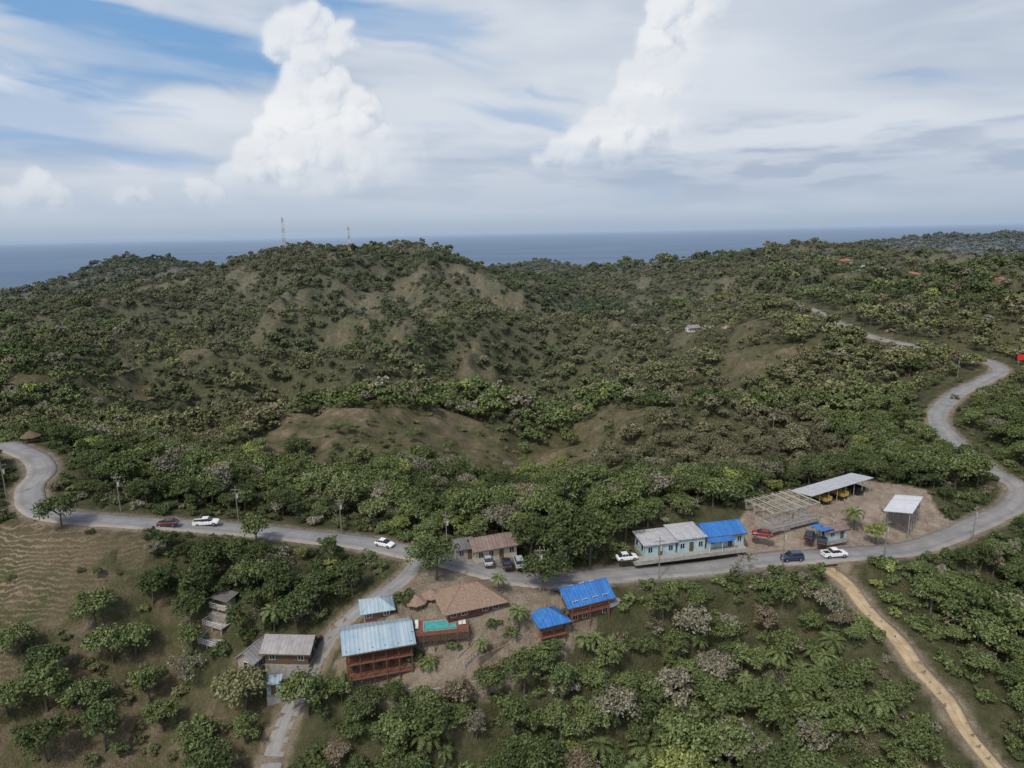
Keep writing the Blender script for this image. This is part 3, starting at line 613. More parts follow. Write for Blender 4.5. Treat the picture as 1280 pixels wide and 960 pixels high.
d=MB(); railing(d,(-5,-2.6,0),(5,-2.6,0),.8,10); railing(d,(-5,-2.6,0),(-5,2.6,0),.8,6); railing(d,(5,-2.6,0),(5,1,0),.8,5)
for i in range(6): d.tube((-4.9+i*1.96,-2.5,-4.5),(-4.9+i*1.96,-2.5,-.25),.1,.1,5)
for i in range(34): d.box(-4.95+i*.294,-2.55,-1.5,-4.95+i*.294+.2,-2.45,-.27)
d.obj('deck_railing',DWOOD,e)
d=MB()
for cx in (-4,3.6,4.3): d.box(cx-.3,-.9,.25,cx+.3,.7,.33); d.add([(cx-.3,.7,.3),(cx+.3,.7,.3),(cx+.3,1.0,.8),(cx-.3,1.0,.8)],[(0,1,2,3)])
d.obj('sun_loungers',WHITE,e)
house('roadside_shop',-4.5,128.2,19,8.5,4.5,3.0,1.2,CREAM,RR,'gable',.7,2,4,2)
house('roadside_shop',-10.6,128.6,19,3.4,4.5,2.6,1.0,BLOCK,RDG,'gable',.4,2,2,1)
# --- blue roof chalet
e=house('chalet',12.4,116.6,22,8.2,5.4,4.4,1.7,WOOD,RB,'gable',.8,2.5,4,2,z=-70.4)
d=MB(); d.box(-4.9,-2.6,2.3,-4.15,2.6,2.45); d.box(-4.15,-3.6,2.3,3.6,-2.75,2.45); railing(d,(-4.15,-3.55,2.45),(3.6,-3.55,2.45),.9,14)
for cx in (-4.05,-.4,3.5): d.tube((cx,-3.5,-2),(cx,-3.5,4.0),.1,.1,6)
d.obj('balcony',WOOD2,e)
d=MB(); d.box(4.2,-2.4,0,6.4,2.2,2.4); d.obj('annexe',WHITE,e); d=MB(); d.slab((4.12,-2.7,2.5),(6.7,-2.7,2.42),(6.7,2.5,2.42),(4.12,2.5,2.5),.08); d.obj('annexe_roof',RG,e)
# --- blue hip roof pavilion
e=empty('pavilion',5.8,112.2,-70.6,20); hip_roof(e,4.8,4.8,2.6,1.4,.7,RB)
p=MB()
for sx in (-1,0,1):
    for sy in (-1,0,1):
        if sx or sy: p.tube((sx*2.3,sy*2.3,-4),(sx*2.3,sy*2.3,2.6),.11,.11,6)
for q in (((-2.3,-2.3,0),(2.3,-2.3,0)),((-2.3,-2.3,0),(-2.3,2.3,0)),((2.3,-2.3,0),(2.3,2.3,0))): railing(p,q[0],q[1],.95,8)
p.obj('posts_and_railing',WOOD,e); p=MB(); p.box(-2.5,-2.5,-.25,2.5,2.5,-.02); p.obj('floor',WOOD2,e)
house('small_store',20.6,121.0,14,5.4,3.0,2.3,.3,WHITE,RG,'lean',.4,2,2,1)
e=empty('roadside_wall',33,122.9,GB(33,124),10); d=MB(); d.box(-3.4,-1.3,-1.5,3.4,-1.05,.75); d.box(-3.4,-1.05,-1.5,-3.15,1,.5); d.box(3.15,-1.05,-1.5,3.4,1,.5); d.obj('wall',WHITE,e); d=MB(); d.box(-3.15,-1.05,-1.0,3.15,1.2,-.02); d.obj('slab',CONC,e)
# --- turquoise shop row
zr=GB(37,131)
house('turquoise_shop',28.8,131.8,12,6.6,5.4,2.6,.4,TURQ,RW,'lean',.5,1,3,2,z=zr)
house('turquoise_shop',35.4,133.6,12,6.0,6.0,2.9,.4,TURQ,RW,'lean',.4,1,3,2,z=zr)
e=house('turquoise_shop',43.0,135.5,12,8.2,6.0,2.9,1.3,TURQ,RB,'gable',.5,1,4,2,z=zr)
d=MB(); d.slab((-4.6,-4.9,2.2),(1.2,-4.9,2.2),(1.2,-3.1,2.65),(-4.6,-3.1,2.65),.07); d.obj('awning',RB,e); d=MB()
for cx in (-4.5,-1.7,1.1): d.tube((cx,-4.8,-.3),(cx,-4.8,2.15),.05,.05,5)
d.obj('awning_posts',WHITE,e)
e=empty('shopfront_apron',36,129.3,zr-.02,12); d=MB(); d.box(-12.5,-.3,-.8,12,2.0,.02); d.obj('slab',CONC,e)
# --- unfinished concrete frame
e=empty('unfinished_building',59.3,143.6,GB(59,143),24); d=MB(); L,Wd=13,8
for i in range(6):
    for j in range(4):
        cx=-L/2+L*i/5; cy=-Wd/2+Wd*j/3; d.box(cx-.14,cy-.14,-1,cx+.14,cy+.14,3.0)
d.obj('columns',BLOCK,e); d=MB()
for i in range(6): cx=-L/2+L*i/5; d.box(cx-.13,-Wd/2-.5,3.27,cx+.13,Wd/2+.5,3.5)
for j in range(4): cy=-Wd/2+Wd*j/3; d.box(-L/2-.5,cy-.13,3.003,L/2+.5,cy+.13,3.265)
for i in range(14): cx=-L/2+L*(i+.5)/14; d.box(cx-.05,-Wd/2-.4,3.503,cx+.05,Wd/2+.4,3.6)
d.obj('beams',simple('pale_timber',(0.42,0.38,0.30),.85,.3,3),e); d=MB()
for i in range(5):
    x0=-L/2+L*i/5+.15; x1=-L/2+L*(i+1)/5-.15; d.box(x0,-Wd/2-.08,-.8,x1,-Wd/2+.08,.5 if i%2 else .9)
    if i%2==0: d.box(x0,Wd/2-.08,-.8,x1,Wd/2+.08,2.0)
for j in range(3): y0=-Wd/2+Wd*j/3+.15; y1=-Wd/2+Wd*(j+1)/3-.15; d.box(-L/2-.08,y0,-.8,-L/2+.08,y1,.8); 
d.box(-.08,-Wd/2+.3,-.8,.08,-.3,1.6)
d.obj('block_walls',BLOCK,e); d=MB(); d.box(-L/2-.3,-Wd/2-.3,-1,L/2+.3,Wd/2+.3,-.03); d.obj('slab',CONC,e)
# --- long machinery shed, canopy, kiosk
def shed(name,x,y,rot,L,Wd,h,rh,mat,np_=6,z=None):
    e=empty(name,x,y,GB(x,y) if z is None else z,rot); r=MB(); a=L/2+.4;b_=Wd/2+.5; r.slab((-a,-b_,h+rh),(a,-b_,h+rh),(a,b_,h),(-a,b_,h),.1); r.obj('roof',mat,e)
    p=MB()
    for i in range(np_):
        cx=-L/2+L*i/(np_-1); p.tube((cx,-Wd/2,-1.5),(cx,-Wd/2,h+rh-.15),.09,.09,6); p.tube((cx,Wd/2,-1.5),(cx,Wd/2,h-.05),.09,.09,6); p.tube((cx,-Wd/2,h+rh-.25),(cx,Wd/2,h-.12),.06,.06,4)
    p.obj('posts',CONC,e); return e
e=shed('machinery_shed',77,157.5,29,22,5,3.1,.6,RW,8); d=MB(); d.box(-11,2.4,-1,11,2.55,2.6); d.obj('back_wall',BLOCK,e)
shed('canopy',89.6,149.0,50,11.5,4.8,2.9,.9,metalroof('bright_white_roof',(0.66,0.68,0.70),(0.54,0.54,0.52),wear=.4),5)
house('kiosk',68,137.3,19,5.2,2.6,2.3,.7,TURQ,RR,'gable',.4,1,2,1)
shed('kiosk_awning',65.2,136.4,19,2.6,2.6,2.3,.2,RB,3)
d=MB(); ry=np.random.default_rng(3)
for k in range(70):
    cx,cy=ry.uniform(60,100),ry.uniform(140,168)
    if not pip(PYARD,np.array([cx]),np.array([cy]))[0] or roaddist(np.array([cx]),np.array([cy]))[0][0]<2.5: continue
    zz=GB(cx,cy); a_=ry.uniform(.2,.7)
    for q in range(5):
        ox,oy=ry.normal(0,a_*.6,2); b_=a_*ry.uniform(.2,.5); th=ry.uniform(0,3.1); pr=[(cx+ox+b_*math.cos(th+t_)*ry.uniform(.7,1.2),cy+oy+b_*math.sin(th+t_)*ry.uniform(.7,1.2)) for t_ in (0,1.3,2.5,3.7,5)]; d.prism(pr,zz-.3,zz+ry.uniform(.1,.5))
d.obj('rubble_piles',BLOCK)
# --- grey houses on the left, terraced ruin
house('weathered_house',-39.6,108.3,-4,7.6,4.6,2.8,1.3,DWOOD,RG,'gable',.7,3,3,2)
house('weathered_house',-45.6,108.0,68,5.4,3.6,2.8,1.3,BLOCK,RG,'gable',.5,3,2,1)
house('garden_shed',-41.4,103.6,10,2.2,1.8,1.9,.3,TURQ,RLB,'lean',.2,2,1,0)
e=empty('terraced_house',-55.5,115.6,GB(-55,115.3)-1.0,-25)
d=MB();r_=MB();k=MB()
for i,(ox,oy,zz,l_,w_) in enumerate(((-1.4,3.0,2.9,4.4,2.8),(0,0,1.2,4.8,2.6),(1.4,-2.8,-.5,4.4,2.4))):
    d.box(ox-l_/2,oy-w_/2,zz,ox+l_/2,oy+w_/2,zz+.2)
    for sx in (-1,0,1): d.box(ox+sx*(l_/2-.15)-.12,oy-w_/2+.02,zz-4,ox+sx*(l_/2-.15)+.12,oy-w_/2+.26,zz-.002)
    if i<2: k.box(ox-l_/2+.3,oy+.2,zz+.202,ox+l_/2-.3,oy+w_/2-.1,zz+1.6)
    railing(r_,(ox-l_/2,oy-w_/2+.1,zz+.2),(ox+l_/2,oy-w_/2+.1,zz+.2),.8,9); railing(r_,(ox-l_/2+.05,oy-w_/2+.1,zz+.2),(ox-l_/2+.05,oy+w_/2,zz+.2),.8,5)
d.obj('terraces',CONC,e); k.obj('rooms',simple('stained_plaster',(0.30,0.28,0.24),.9,.6,1.5),e); r_.obj('railings',WHITE,e)
d=MB(); d.slab((-3.8,2.0,4.7),(.8,2.0,4.7),(.8,5.0,5.2),(-3.8,5.0,5.2),.1); d.obj('roof',RDG,e)
# --- retaining wall, stair, terraces in the village
wl=pts("-18.6,102.6 -14,102.4 -9.2,103.0 -3.8,104.1 1.1,107.2 4.0,109.6"); d=MB()
for (a1,b1),(a2,b2) in zip(wl[:-1],wl[1:]):
    z1,z2=GB(a1,b1)+.7,GB(a2,b2)+.7; v=Vector((a2-a1,b2-b1)).normalized(); nx_,ny_=-v.y*.18,v.x*.18
    d.slab((a1-nx_,b1-ny_,z1),(a2-nx_,b2-ny_,z2),(a2+nx_,b2+ny_,z2),(a1+nx_,b1+ny_,z1),2.6)
d.obj('retaining_wall',CONC)
d=MB()
for (a1,b1),(a2,b2) in zip(wl[:-1],wl[1:]):
    v=Vector((a2-a1,b2-b1)).normalized(); nx_,ny_=-v.y,v.x; z1,z2=GB(a1,b1)+.25,GB(a2,b2)+.25
    d.slab((a1+nx_*.2,b1+ny_*.2,z1),(a2+nx_*.2,b2+ny_*.2,z2),(a2+nx_*1.9,b2+ny_*1.9,z2+.1),(a1+nx_*1.9,b1+ny_*1.9,z1+.1),.8)
d.obj('footpath',simple('paving',(0.38,0.34,0.28),.9,.4,.9))
e=empty('staircase',-9.5,105.6,GB(-10.6,105.3)+.1,38); d=MB(); n_=12
for i in range(n_): d.box(i*.42,-.8,-1.2,i*.42+.42,.8,.18*(i+1))
d.obj('steps',CONC,e); d=MB()
for sy in (-.85,.85): railing(d,(0,sy,.1),(n_*.42,sy,.18*n_+.05),.95,8)
d.obj('handrails',WOOD,e)
for (x_,y_,r__,l_,h_) in ((-3,108,35,9,1.3),(-1.5,106.4,35,8,1.0),(-16,105.6,10,6,1.2)):
    e=empty('terrace_wall',x_,y_,GB(x_,y_),r__); d=MB(); d.box(-l_/2,-.2,-1.5,l_/2,.2,h_*.4); d.obj('wall',simple('stone',(0.24,0.19,0.14),.95,.5,2.5,bump=.6),e)
    d=MB(); railing(d,(-l_/2,0,h_*.4),(l_/2,0,h_*.4),.8,12); d.obj('railing',WOOD,e)
# --- distant houses
for (nm,x,y,rot,L_,W_,wall,roof,kd) in (('white_house',-28,473,10,8,5,WHITE,RW,'gable'),('white_house',-51,471,0,6,4,WHITE,RG,'gable'),('white_house',137,518,20,9,5,WHITE,RG,'gable'),('white_house',200,714,0,12,8,WHITE,RR,'gable'),
    ('hilltop_house',330,652,10,13,8,WHITE,RW,'hip'),('hilltop_house',307,640,10,10,8,WHITE,RG,'hip'),('hilltop_house',322,672,10,11,8,CREAM,ORANGE,'hip'),('orange_roof_house',397,690,0,12,8,CREAM,ORANGE,'hip'),('orange_roof_house',361,511,5,9,6,CREAM,ORANGE,'hip'),('white_house',274,729,0,9,6,WHITE,RW,'gable'),('white_house',420,640,0,11,7,WHITE,RG,'gable'),
    ('white_house',300,600,15,9,6,WHITE,RG,'gable'),('orange_roof_house',350,600,-10,10,7,CREAM,ORANGE,'hip'),('white_house',420,560,5,10,6,WHITE,RW,'hip')):
    z=G(x,y); house(nm,x,y,rot,L_,W_,3.2 if y<600 else 4.2,1.6,wall,roof,kd,.7,4,4,2,z=z+.6)
e=empty('roadside_sign',206,272,G(206,272),-30); d=MB(); d.box(-2.6,-.1,2.2,2.6,.1,4.4); d.obj('panel',simple('red_paint',(0.55,0.03,0.03),.5,.1,1),e); d=MB(); d.tube((-2,.2,-1),(-2,.2,4.3),.12,.12,6); d.tube((2,.2,-1),(2,.2,4.3),.12,.12,6); d.obj('posts',CONC,e)
# ------------------------------------------------------------------ radio towers
TW=simple('tower_white',(0.62,0.62,0.62),.6,.1,1); TR=simple('tower_red',(0.36,0.12,0.10),.6,.1,1)
def mast(name,x,y,Ht,wb,wt):
    z=G(x,y); e=empty(name,x,y,z,15); a=MB();b_=MB(); nseg=14
    def cor(t,i): w=(wb+(wt-wb)*t)/2; k=[(-1,-1),(1,-1),(1,1),(-1,1)][i]; return (k[0]*w,k[1]*w,Ht*t)
    for s in range(nseg):
        t0,t1=s/nseg,(s+1)/nseg; m=a if (s//2)%2 else b_
        for i in range(4):
            j=(i+1)%4; m.tube(cor(t0,i),cor(t1,i),.16,.16,4); m.tube(cor(t0,i),cor(t1,j),.08,.08,3); m.tube(cor(t0,j),cor(t1,i),.08,.08,3); m.tube(cor(t1,i),cor(t1,j),.08,.08,3)
    a.obj('white_sections',TW,e); b_.obj('red_sections',TR,e); c=MB(); c.tube((0,0,Ht),(0,0,Ht+5),.12,.05,5)
    for k,(zz,r_) in enumerate(((.9,.7),(.8,.9),(.68,.8),(.95,.5))): c.tube((wt*.7,0,Ht*zz),(wt*.7+.6,0,Ht*zz),r_,r_,12); c.box(-wt*.9,-1.0,Ht*zz-1,-wt*.7,1.0,Ht*zz+1)
    c.obj('antennas',TW,e)
mast('radio_tower',-284,893,44,4,1.6); mast('radio_tower',-193,853,34,3,1.4)
# ------------------------------------------------------------------ utility poles & wires
def pole(x,y,h=9.5,rot=0,z=None):
    e=empty('utility_pole',x,y,G(x,y) if z is None else z,rot); m=MB(); m.tube((0,0,-1),(0,0,h),.13,.09,8); m.box(-1.0,-.05,h-.9,1.0,.05,h-.78); m.box(-.7,.07,h-1.7,.7,.15,h-1.6)
    m.obj('post_and_crossarms',simple('pole_wood',(0.24,0.21,0.18),.9,.3,2),e); i=MB()
    for cx in (-.9,-.4,.4,.9): i.tube((cx,0,h-.78),(cx,0,h-.57),.05,.04,6)
    i.tube((.33,0,h-2.8),(.33,0,h-1.9),.2,.2,8); i.obj('insulators_and_transformer',simple('grey_enamel',(0.4,0.41,0.42),.5,.1,1),e); return (x,y,e.location.z+h-.6)
pl=[pole(*q) for q in ((-112,144,8.5,30),(-85.7,141.3,8.5,0),(-61,142.8,8.5,0),(-38,141,8.5,0),(-14,131.5,8.5,-25),(4.5,117.6,9,5),(27.8,122.9,9,10),(53,126,9,5),(76,131.0,9,20),(102,142.5,9,30),(124,155.2,9,40),(137,172,9,80))]
p2=[pole(*q) for q in ((-54.1,185.8,9,20),(-0.7,173.9,9,0),(94,240,10,0),(173,262,9,60))]
wr=MB()
for A_,B_ in list(zip(pl[:-1],pl[1:])):
    A_=Vector(A_);B_=Vector(B_); d_=(B_-A_); sd=Vector((-d_.y,d_.x,0)).normalized()
    for o_ in (-.9,0,.9):
        prev=None
        for k in range(9):
            t_=k/8; c_=A_.lerp(B_,t_)+sd*o_-Vector((0,0,4*.7*t_*(1-t_)))
            if prev: wr.tube(prev,c_,.015,.015,3)
            prev=c_
wr.obj('power_lines',simple('cable',(0.04,0.04,0.04),.6,.1,1))
# ------------------------------------------------------------------ vehicles
TYRE=simple('tyre',(0.02,0.02,0.02),.8,.2,4); CHROME=simple('wheel_rim',(0.5,0.5,0.5),.35,.1,3,metal=.7); LAMP=simple('lamp_glass',(0.7,0.68,0.6),.2,.1,1); TAIL=simple('tail_lamp',(0.4,0.02,0.02),.3,.1,1)
def paint(name,col): 
    if name in MATS: return MATS[name]
    m=simple(name,col,.3,.06,2,spec=.5); m.node_tree.nodes['Principled BSDF'].inputs['Coat Weight'].default_value=.6; return m
def loft(sta):
    """sta: x, halfwidth, z0, z1, top inset"""
    m=MB(); v=[]
    for (x,w,z0,z1,ti) in sta:
        v+=[(x,-w*.92,z0),(x,-w,z0+.12),(x,-w,z1-.12),(x,-w+ti,z1),(x,w-ti,z1),(x,w,z1-.12),(x,w,z0+.12),(x,w*.92,z0)]
    f=[]
    for i in range(len(sta)-1):
        for k in range(8): a=i*8+k;b_=i*8+(k+1)%8; f.append((a,b_,b_+8,a+8))
    f.append(tuple(range(7,-1,-1))); f.append(tuple(range((len(sta)-1)*8,len(sta)*8))); m.add(v,f); return m
def vehicle(name,kind,x,y,rot,pm,z=None):
    e=empty(name,x,y,(GR(x,y)+.04) if z is None else z,rot)
    if kind=='car':
        B_=[(-2.15,.7,.4,.8,.1),(-2.0,.84,.28,.92,.08),(-1.2,.88,.25,.98,.06),(.7,.88,.25,.98,.06),(1.7,.86,.25,.86,.1),(2.05,.78,.3,.74,.12),(2.18,.65,.4,.66,.12)]; cab=[(-1.75,.72,.95,1.0,.02),(-1.15,.78,.95,1.42,.16),(.15,.78,.95,1.45,.16),(1.0,.74,.95,1.0,.02)]; rf=(-1.1,.62,.12,1.43); wh=(-1.35,1.35)
    elif kind=='suv':
        B_=[(-2.25,.78,.45,1.0,.06),(-2.15,.9,.34,1.1,.06),(-1.2,.93,.32,1.14,.05),(.8,.93,.32,1.14,.05),(1.9,.9,.32,1.05,.08),(2.2,.82,.38,.9,.1),(2.3,.7,.45,.8,.1)]; cab=[(-2.15,.8,1.08,1.15,.02),(-1.9,.82,1.08,1.72,.14),(.35,.82,1.08,1.74,.14),(1.1,.8,1.08,1.16,.02)]; rf=(-1.85,.66,.35,1.74); wh=(-1.4,1.45)
    else:
        B_=[(-2.6,.88,.45,1.05,.03),(-2.5,.9,.4,1.08,.03),(-1.0,.92,.38,1.1,.03),(-.95,.92,.38,1.12,.05),(1.6,.92,.38,1.08,.06),(2.4,.88,.4,.98,.1),(2.6,.75,.5,.86,.1)]; cab=[(-.9,.8,1.08,1.16,.02),(-.75,.82,1.08,1.72,.14),(.55,.82,1.08,1.74,.14),(1.25,.78,1.08,1.14,.02)]; rf=(-.7,.66,.55,1.74); wh=(-1.6,1.65)
    loft(B_).obj('body',pm,e,False); loft(cab).obj('windows',GLASS,e)
    r=MB(); r.box(rf[0],-rf[1],rf[3]-.01,rf[2],rf[1],rf[3]+.05)
    zc=B_[3][3]
    for xx in (rf[0],(rf[0]+rf[2])/2,rf[2]):
        for sy in (-1,1): r.tube((xx,sy*.83,zc-.02),(xx,sy*.68,rf[3]+.02),.045,.045,4)
    r.obj('roof',pm,e)
    if kind=='pickup':
        b2=MB(); b2.box(-2.45,-.72,1.09,-1.05,.72,1.125); b2.obj('bed_floor',DARK,e); b2=MB(); b2.box(-2.58,-.9,1.06,-.98,-.78,1.3);b2.box(-2.58,.78,1.06,-.98,.9,1.3);b2.box(-2.58,-.78,1.06,-2.48,.78,1.3); b2.obj('bed_sides',pm,e)
    t=MB();h=MB(); rw=.34 if kind=='car' else .39; hw=.8 if kind=='car' else .84
    for xx in wh:
        for sy in (-1,1): t.tube((xx,sy*(hw-.12),rw),(xx,sy*(hw+.12),rw),rw,rw,14); h.tube((xx,sy*(hw+.1),rw),(xx,sy*(hw+.14),rw),rw*.55,rw*.5,10)
    t.obj('tyres',TYRE,e); h.obj('wheel_rims',CHROME,e)
    l=MB();k=MB(); xf=B_[-2][0]+.06; xb=B_[0][0]-.02; zl=B_[-1][3]-.12
    for sy in (-.55,.55): l.box(xf,sy-.17,zl,xf+.1,sy+.17,zl+.14); k.box(xb-.03,sy-.16,B_[0][3]-.2,xb+.05,sy+.16,B_[0][3]-.04)
    l.obj('headlights',LAMP,e); k.obj('tail_lights',TAIL,e); return e
PW=paint('white_car_paint',(0.78,0.78,0.77)); PK=paint('black_car_paint',(0.02,0.022,0.028)); PR=paint('red_car_paint',(0.26,0.03,0.025)); PS_=paint('silver_car_paint',(0.4,0.41,0.43)); PBL=paint('navy_car_paint',(0.03,0.045,0.09)); PYL=paint('yellow_paint',(0.38,0.26,0.06)); PDR=paint('maroon_car_paint',(0.10,0.025,0.025))
vehicle('pickup_truck','pickup',65.3,130.3,8,PW); vehicle('suv','suv',56,128.8,185,PBL); vehicle('car','car',52,135.0,160,PR,GB(52,135)+.1)
vehicle('car','car',62.4,135.8,60,PK,GB(62.4,135.8)+.1); vehicle('car','car',64.6,134.4,60,PK,GB(64.6,134.4)+.05)
vehicle('car','car',22.3,127.6,10,PW,GB(22.3,127.6)+.06); vehicle('car','car',-73.2,136.2,185,PDR); vehicle('pickup_truck','pickup',-66.5,139.2,10,PW); vehicle('car','car',-27.5,134.8,-25,PW)
vehicle('car','car',-1.8,124.2,100,PK,GB(-1.8,124.2)+.08); vehicle('suv','suv',.6,124.6,100,PS_,GB(.6,124.6)+.08); vehicle('car','car',-5.5,125.0,100,PS_,GB(-5.5,125)+.1)
def truck(name,x,y,rot,col):
    e=empty(name,x,y,GB(x,y)+.05,rot); c=loft([(1.2,.95,.6,2.3,.12),(2.4,.95,.6,2.25,.14),(2.9,.95,.6,1.5,.1),(3.0,.9,.6,1.3,.1)]); c.obj('cab',col,e)
    d=MB(); d.box(-3,-1.05,.95,1.1,1.05,1.1); d.box(-3,-1.05,1.1,1.1,-.98,1.9); d.box(-3,.98,1.1,1.1,1.05,1.9); d.box(1.03,-.98,1.1,1.1,.98,2.1); d.obj('tipper_bed',col,e)
    d=MB(); d.box(-3,-.45,.6,2.5,.45,.9)
    for xx in (-2.1,-1.1,2.0):
        for sy in (-1,1): d.tube((xx,sy*.75,.48),(xx,sy*1.02,.48),.48,.48,14)
    d.obj('chassis_and_wheels',TYRE,e); d=MB(); d.box(2.5,-.8,1.55,2.84,.8,2.1); d.obj('windscreen',GLASS,e)
truck('dump_truck',72.5,154.9,120,PYL); truck('dump_truck',78.0,158.1,120,PYL); truck('dump_truck',83.5,161.1,120,PK)
# ------------------------------------------------------------------ camera
p=rad(12.7); cp,sp=math.cos(p),math.sin(p); RO=0.0203
cam=bpy.data.cameras.new('camera'); cam.lens=36*865/1280; cam.clip_start=0.5; cam.clip_end=120000
co=bpy.data.objects.new('camera',cam); scene.collection.objects.link(co); scene.camera=co
Rv=Vector((1,0,0));Uv=Vector((0,sp,cp));Fv=Vector((0,cp,-sp)); r=(Rv-RO*Uv).normalized(); u=(Uv+RO*Rv).normalized()
co.matrix_world=Matrix(((r.x,u.x,-Fv.x,0),(r.y,u.y,-Fv.y,0),(r.z,u.z,-Fv.z,0),(0,0,0,1)))
# ------------------------------------------------------------------ light
SEL,SAZ=54.0,-150.0   # elevation, azimuth clockwise from +Y (north)
sd=Vector((math.sin(rad(SAZ))*math.cos(rad(SEL)),math.cos(rad(SAZ))*math.cos(rad(SEL)),math.sin(rad(SEL))))
sl=bpy.data.lights.new('sun','SUN'); sl.energy=2.2; sl.angle=rad(6); sl.color=(1,.96,.9)
so=bpy.data.objects.new('sun',sl); so.rotation_euler=sd.to_track_quat('Z','Y').to_euler(); scene.collection.objects.link(so)
# ------------------------------------------------------------------ sky light
wd=bpy.data.worlds.new('World'); scene.world=wd; wd.use_nodes=True; nt=wd.node_tree; nt.nodes.clear()
outw=nt.nodes.new('ShaderNodeOutputWorld'); sky=nt.nodes.new('ShaderNodeTexSky'); sky.sky_type='NISHITA'; sky.sun_disc=False; sky.sun_elevation=rad(SEL); sky.sun_rotation=rad(SAZ); sky.dust_density=3.0
bg=node(nt,'ShaderNodeBackground',{0:sky.outputs[0],1:0.15}); nt.links.new(bg.outputs[0],outw.inputs[0])
# ------------------------------------------------------------------ cloud dome over the northern sea (hundredths of a radian: azimuth, elevation)
def lerp(a,b,t): t=t[...,None]; return a*(1-t)+b*t
def layers(az,el):
    blue=lerp(np.array([0.36,0.50,0.70]),np.array([0.20,0.38,0.65]),sst(el,6,24))
    wx=az+(fbm(az/14,el/7,81,3)-.5)*10; wy=el+(fbm(az/14,el/7,82,3)-.5)*5
    a=fbm(wx/26,(wy+wx*.10)/7.5,83,6); st=fbm(wx/40,(wy+wx*.16)/1.9,84,5)
    cov=.95+(a-.5)*1.9+(st-.5)*.8
    def g(cx,cy,rx,ry,k): return k*np.exp(-((az-cx)/rx)**2-((el-cy-(az-cx)*-.12)/ry)**2)
    cov=cov-g(-38,21.5,14,2.6,1.5)-g(-18,26.5,14,2.6,1.1)-g(-52,25,12,1.5,.9)-g(-62,14.5,10,1.6,1.0)-g(3,14.6,7,1.2,.45)-g(-52,10.5,26,2.2,.6)+g(52,19,16,2.0,.2)+g(45,24,30,6,.4)+g(25,16,30,6,.3)
    al=sst(cov,.25,1.0)*.97
    b2=fbm(wx/34+5,wy/5.0+3,85,6)
    cc=lerp(np.array([0.47,0.54,0.65]),np.array([0.66,0.71,0.78]),sst(b2*.65+a*.35,.34,.64))
    cc=lerp(cc,np.array([0.74,0.78,0.84]),np.clip(g(-60,18,18,3,.7)+g(-45,15,20,2.0,.6)+g(-5,20,16,8,.35)+g(30,20,14,9,.6)+g(50,12,26,3,.35),0,1))
    c=lerp(blue,cc,al)
    bank=fbm(az/16+2,el/2.6,86,6); bm=sst(bank+.38*np.exp(-((el-7)/4)**2)*sst(az,-30,0)-.12*sst(el,10,14),.48,.74)*sst(el,2.0,4)*(1-sst(el,11,16))*(.35+.65*sst(az,-30,5))
    bc=lerp(np.array([0.39,0.465,0.595]),np.array([0.55,0.61,0.71]),sst(fbm(az/9,el/1.6,87,5),.40,.66))
    c=lerp(c,bc,bm*.85)
    return c
def haze(c,el): 
    c=lerp(c,np.array([0.45,0.53,0.64]),.8*(1-sst(el,1.0,9))); return lerp(c,np.array([0.35,0.44,0.555]),.8*(1-sst(el,-.4,2.6)))
dz=0.125; azl=np.arange(-92,92,dz); ell=np.arange(-1,46,dz); EL,AZ=np.meshgrid(ell,azl,indexing='ij')
sk=layers(AZ,EL)
wpx=AZ+(fbm(AZ/2.2,EL/2.2,91,4)-.5)*1.5; wpy=EL+(fbm(AZ/2.2,EL/2.2,92,4)-.5)*1.5
rs=np.random.default_rng(5)
def tower(par):
    Hm=np.full(AZ.shape,-1e3)
    def put(cx,cy,cz,r_):
        i0,i1=max(0,int((cy-r_-1.5+1)/dz)),int((cy+r_+1.5+1)/dz)+1; j0,j1=max(0,int((cx-r_-1.5+92)/dz)),int((cx+r_+1.5+92)/dz)+1
        if i1<=0 or j1<=0: return
        dx=wpx[i0:i1,j0:j1]-cx; dy=wpy[i0:i1,j0:j1]-cy; q=r_*r_-dx*dx-dy*dy
        h=np.where(q>0,cz+np.sqrt(np.maximum(q,0)),-1e3); Hm[i0:i1,j0:j1]=np.maximum(Hm[i0:i1,j0:j1],h)
    for (cx,cy,r_) in par:
        put(cx,cy,0,r_*.9)
        for k in range(26):
            d=rs.normal(size=3); d/=np.linalg.norm(d); d[2]=abs(d[2]); q=np.array([cx,cy,0])+d*r_*.72; rc=r_*(.2+.26*rs.random()); put(q[0],q[1],q[2],rc)
            for k2 in range(7):
                d2=rs.normal(size=3); d2/=np.linalg.norm(d2); d2[2]=abs(d2[2]); q2=q+d2*rc*.75; put(q2[0],q2[1],q2[2],rc*(.25+.25*rs.random()))
    ins=Hm>-100; Hs=np.where(ins,Hm,-1.5)
    def blur(a,k):
        for ax in (0,1):
            cs=np.cumsum(np.pad(a,[(k+1,k) if ax==i else (0,0) for i in (0,1)],mode='edge'),axis=ax)
            a=(np.take(cs,range(2*k+1,cs.shape[ax]),axis=ax)-np.take(cs,range(0,cs.shape[ax]-2*k-1),axis=ax))/(2*k+1)
        return a
    def ndl(H_):
        gy,gx=np.gradient(H_,dz); n3_=1/np.sqrt(1+gx*gx+gy*gy); L_=np.array([-.5,.62,.6]); return (-gx*L_[0]-gy*L_[1]+L_[2])*n3_
    sh1=ndl(blur(Hs,1)); sh2=ndl(blur(Hs,7)); ao=np.clip((Hs-blur(Hs,9))*.35,-.35,.35)
    v=np.clip(.50+.13*sh1+.28*sh2+ao*.5,0,1)
    col=lerp(np.array([0.53,0.59,0.69]),np.array([0.90,0.91,0.92]),sst(v,.35,.86)); 
    soft=np.clip(blur(blur(ins.astype(float),3),2),0,1); return col,soft
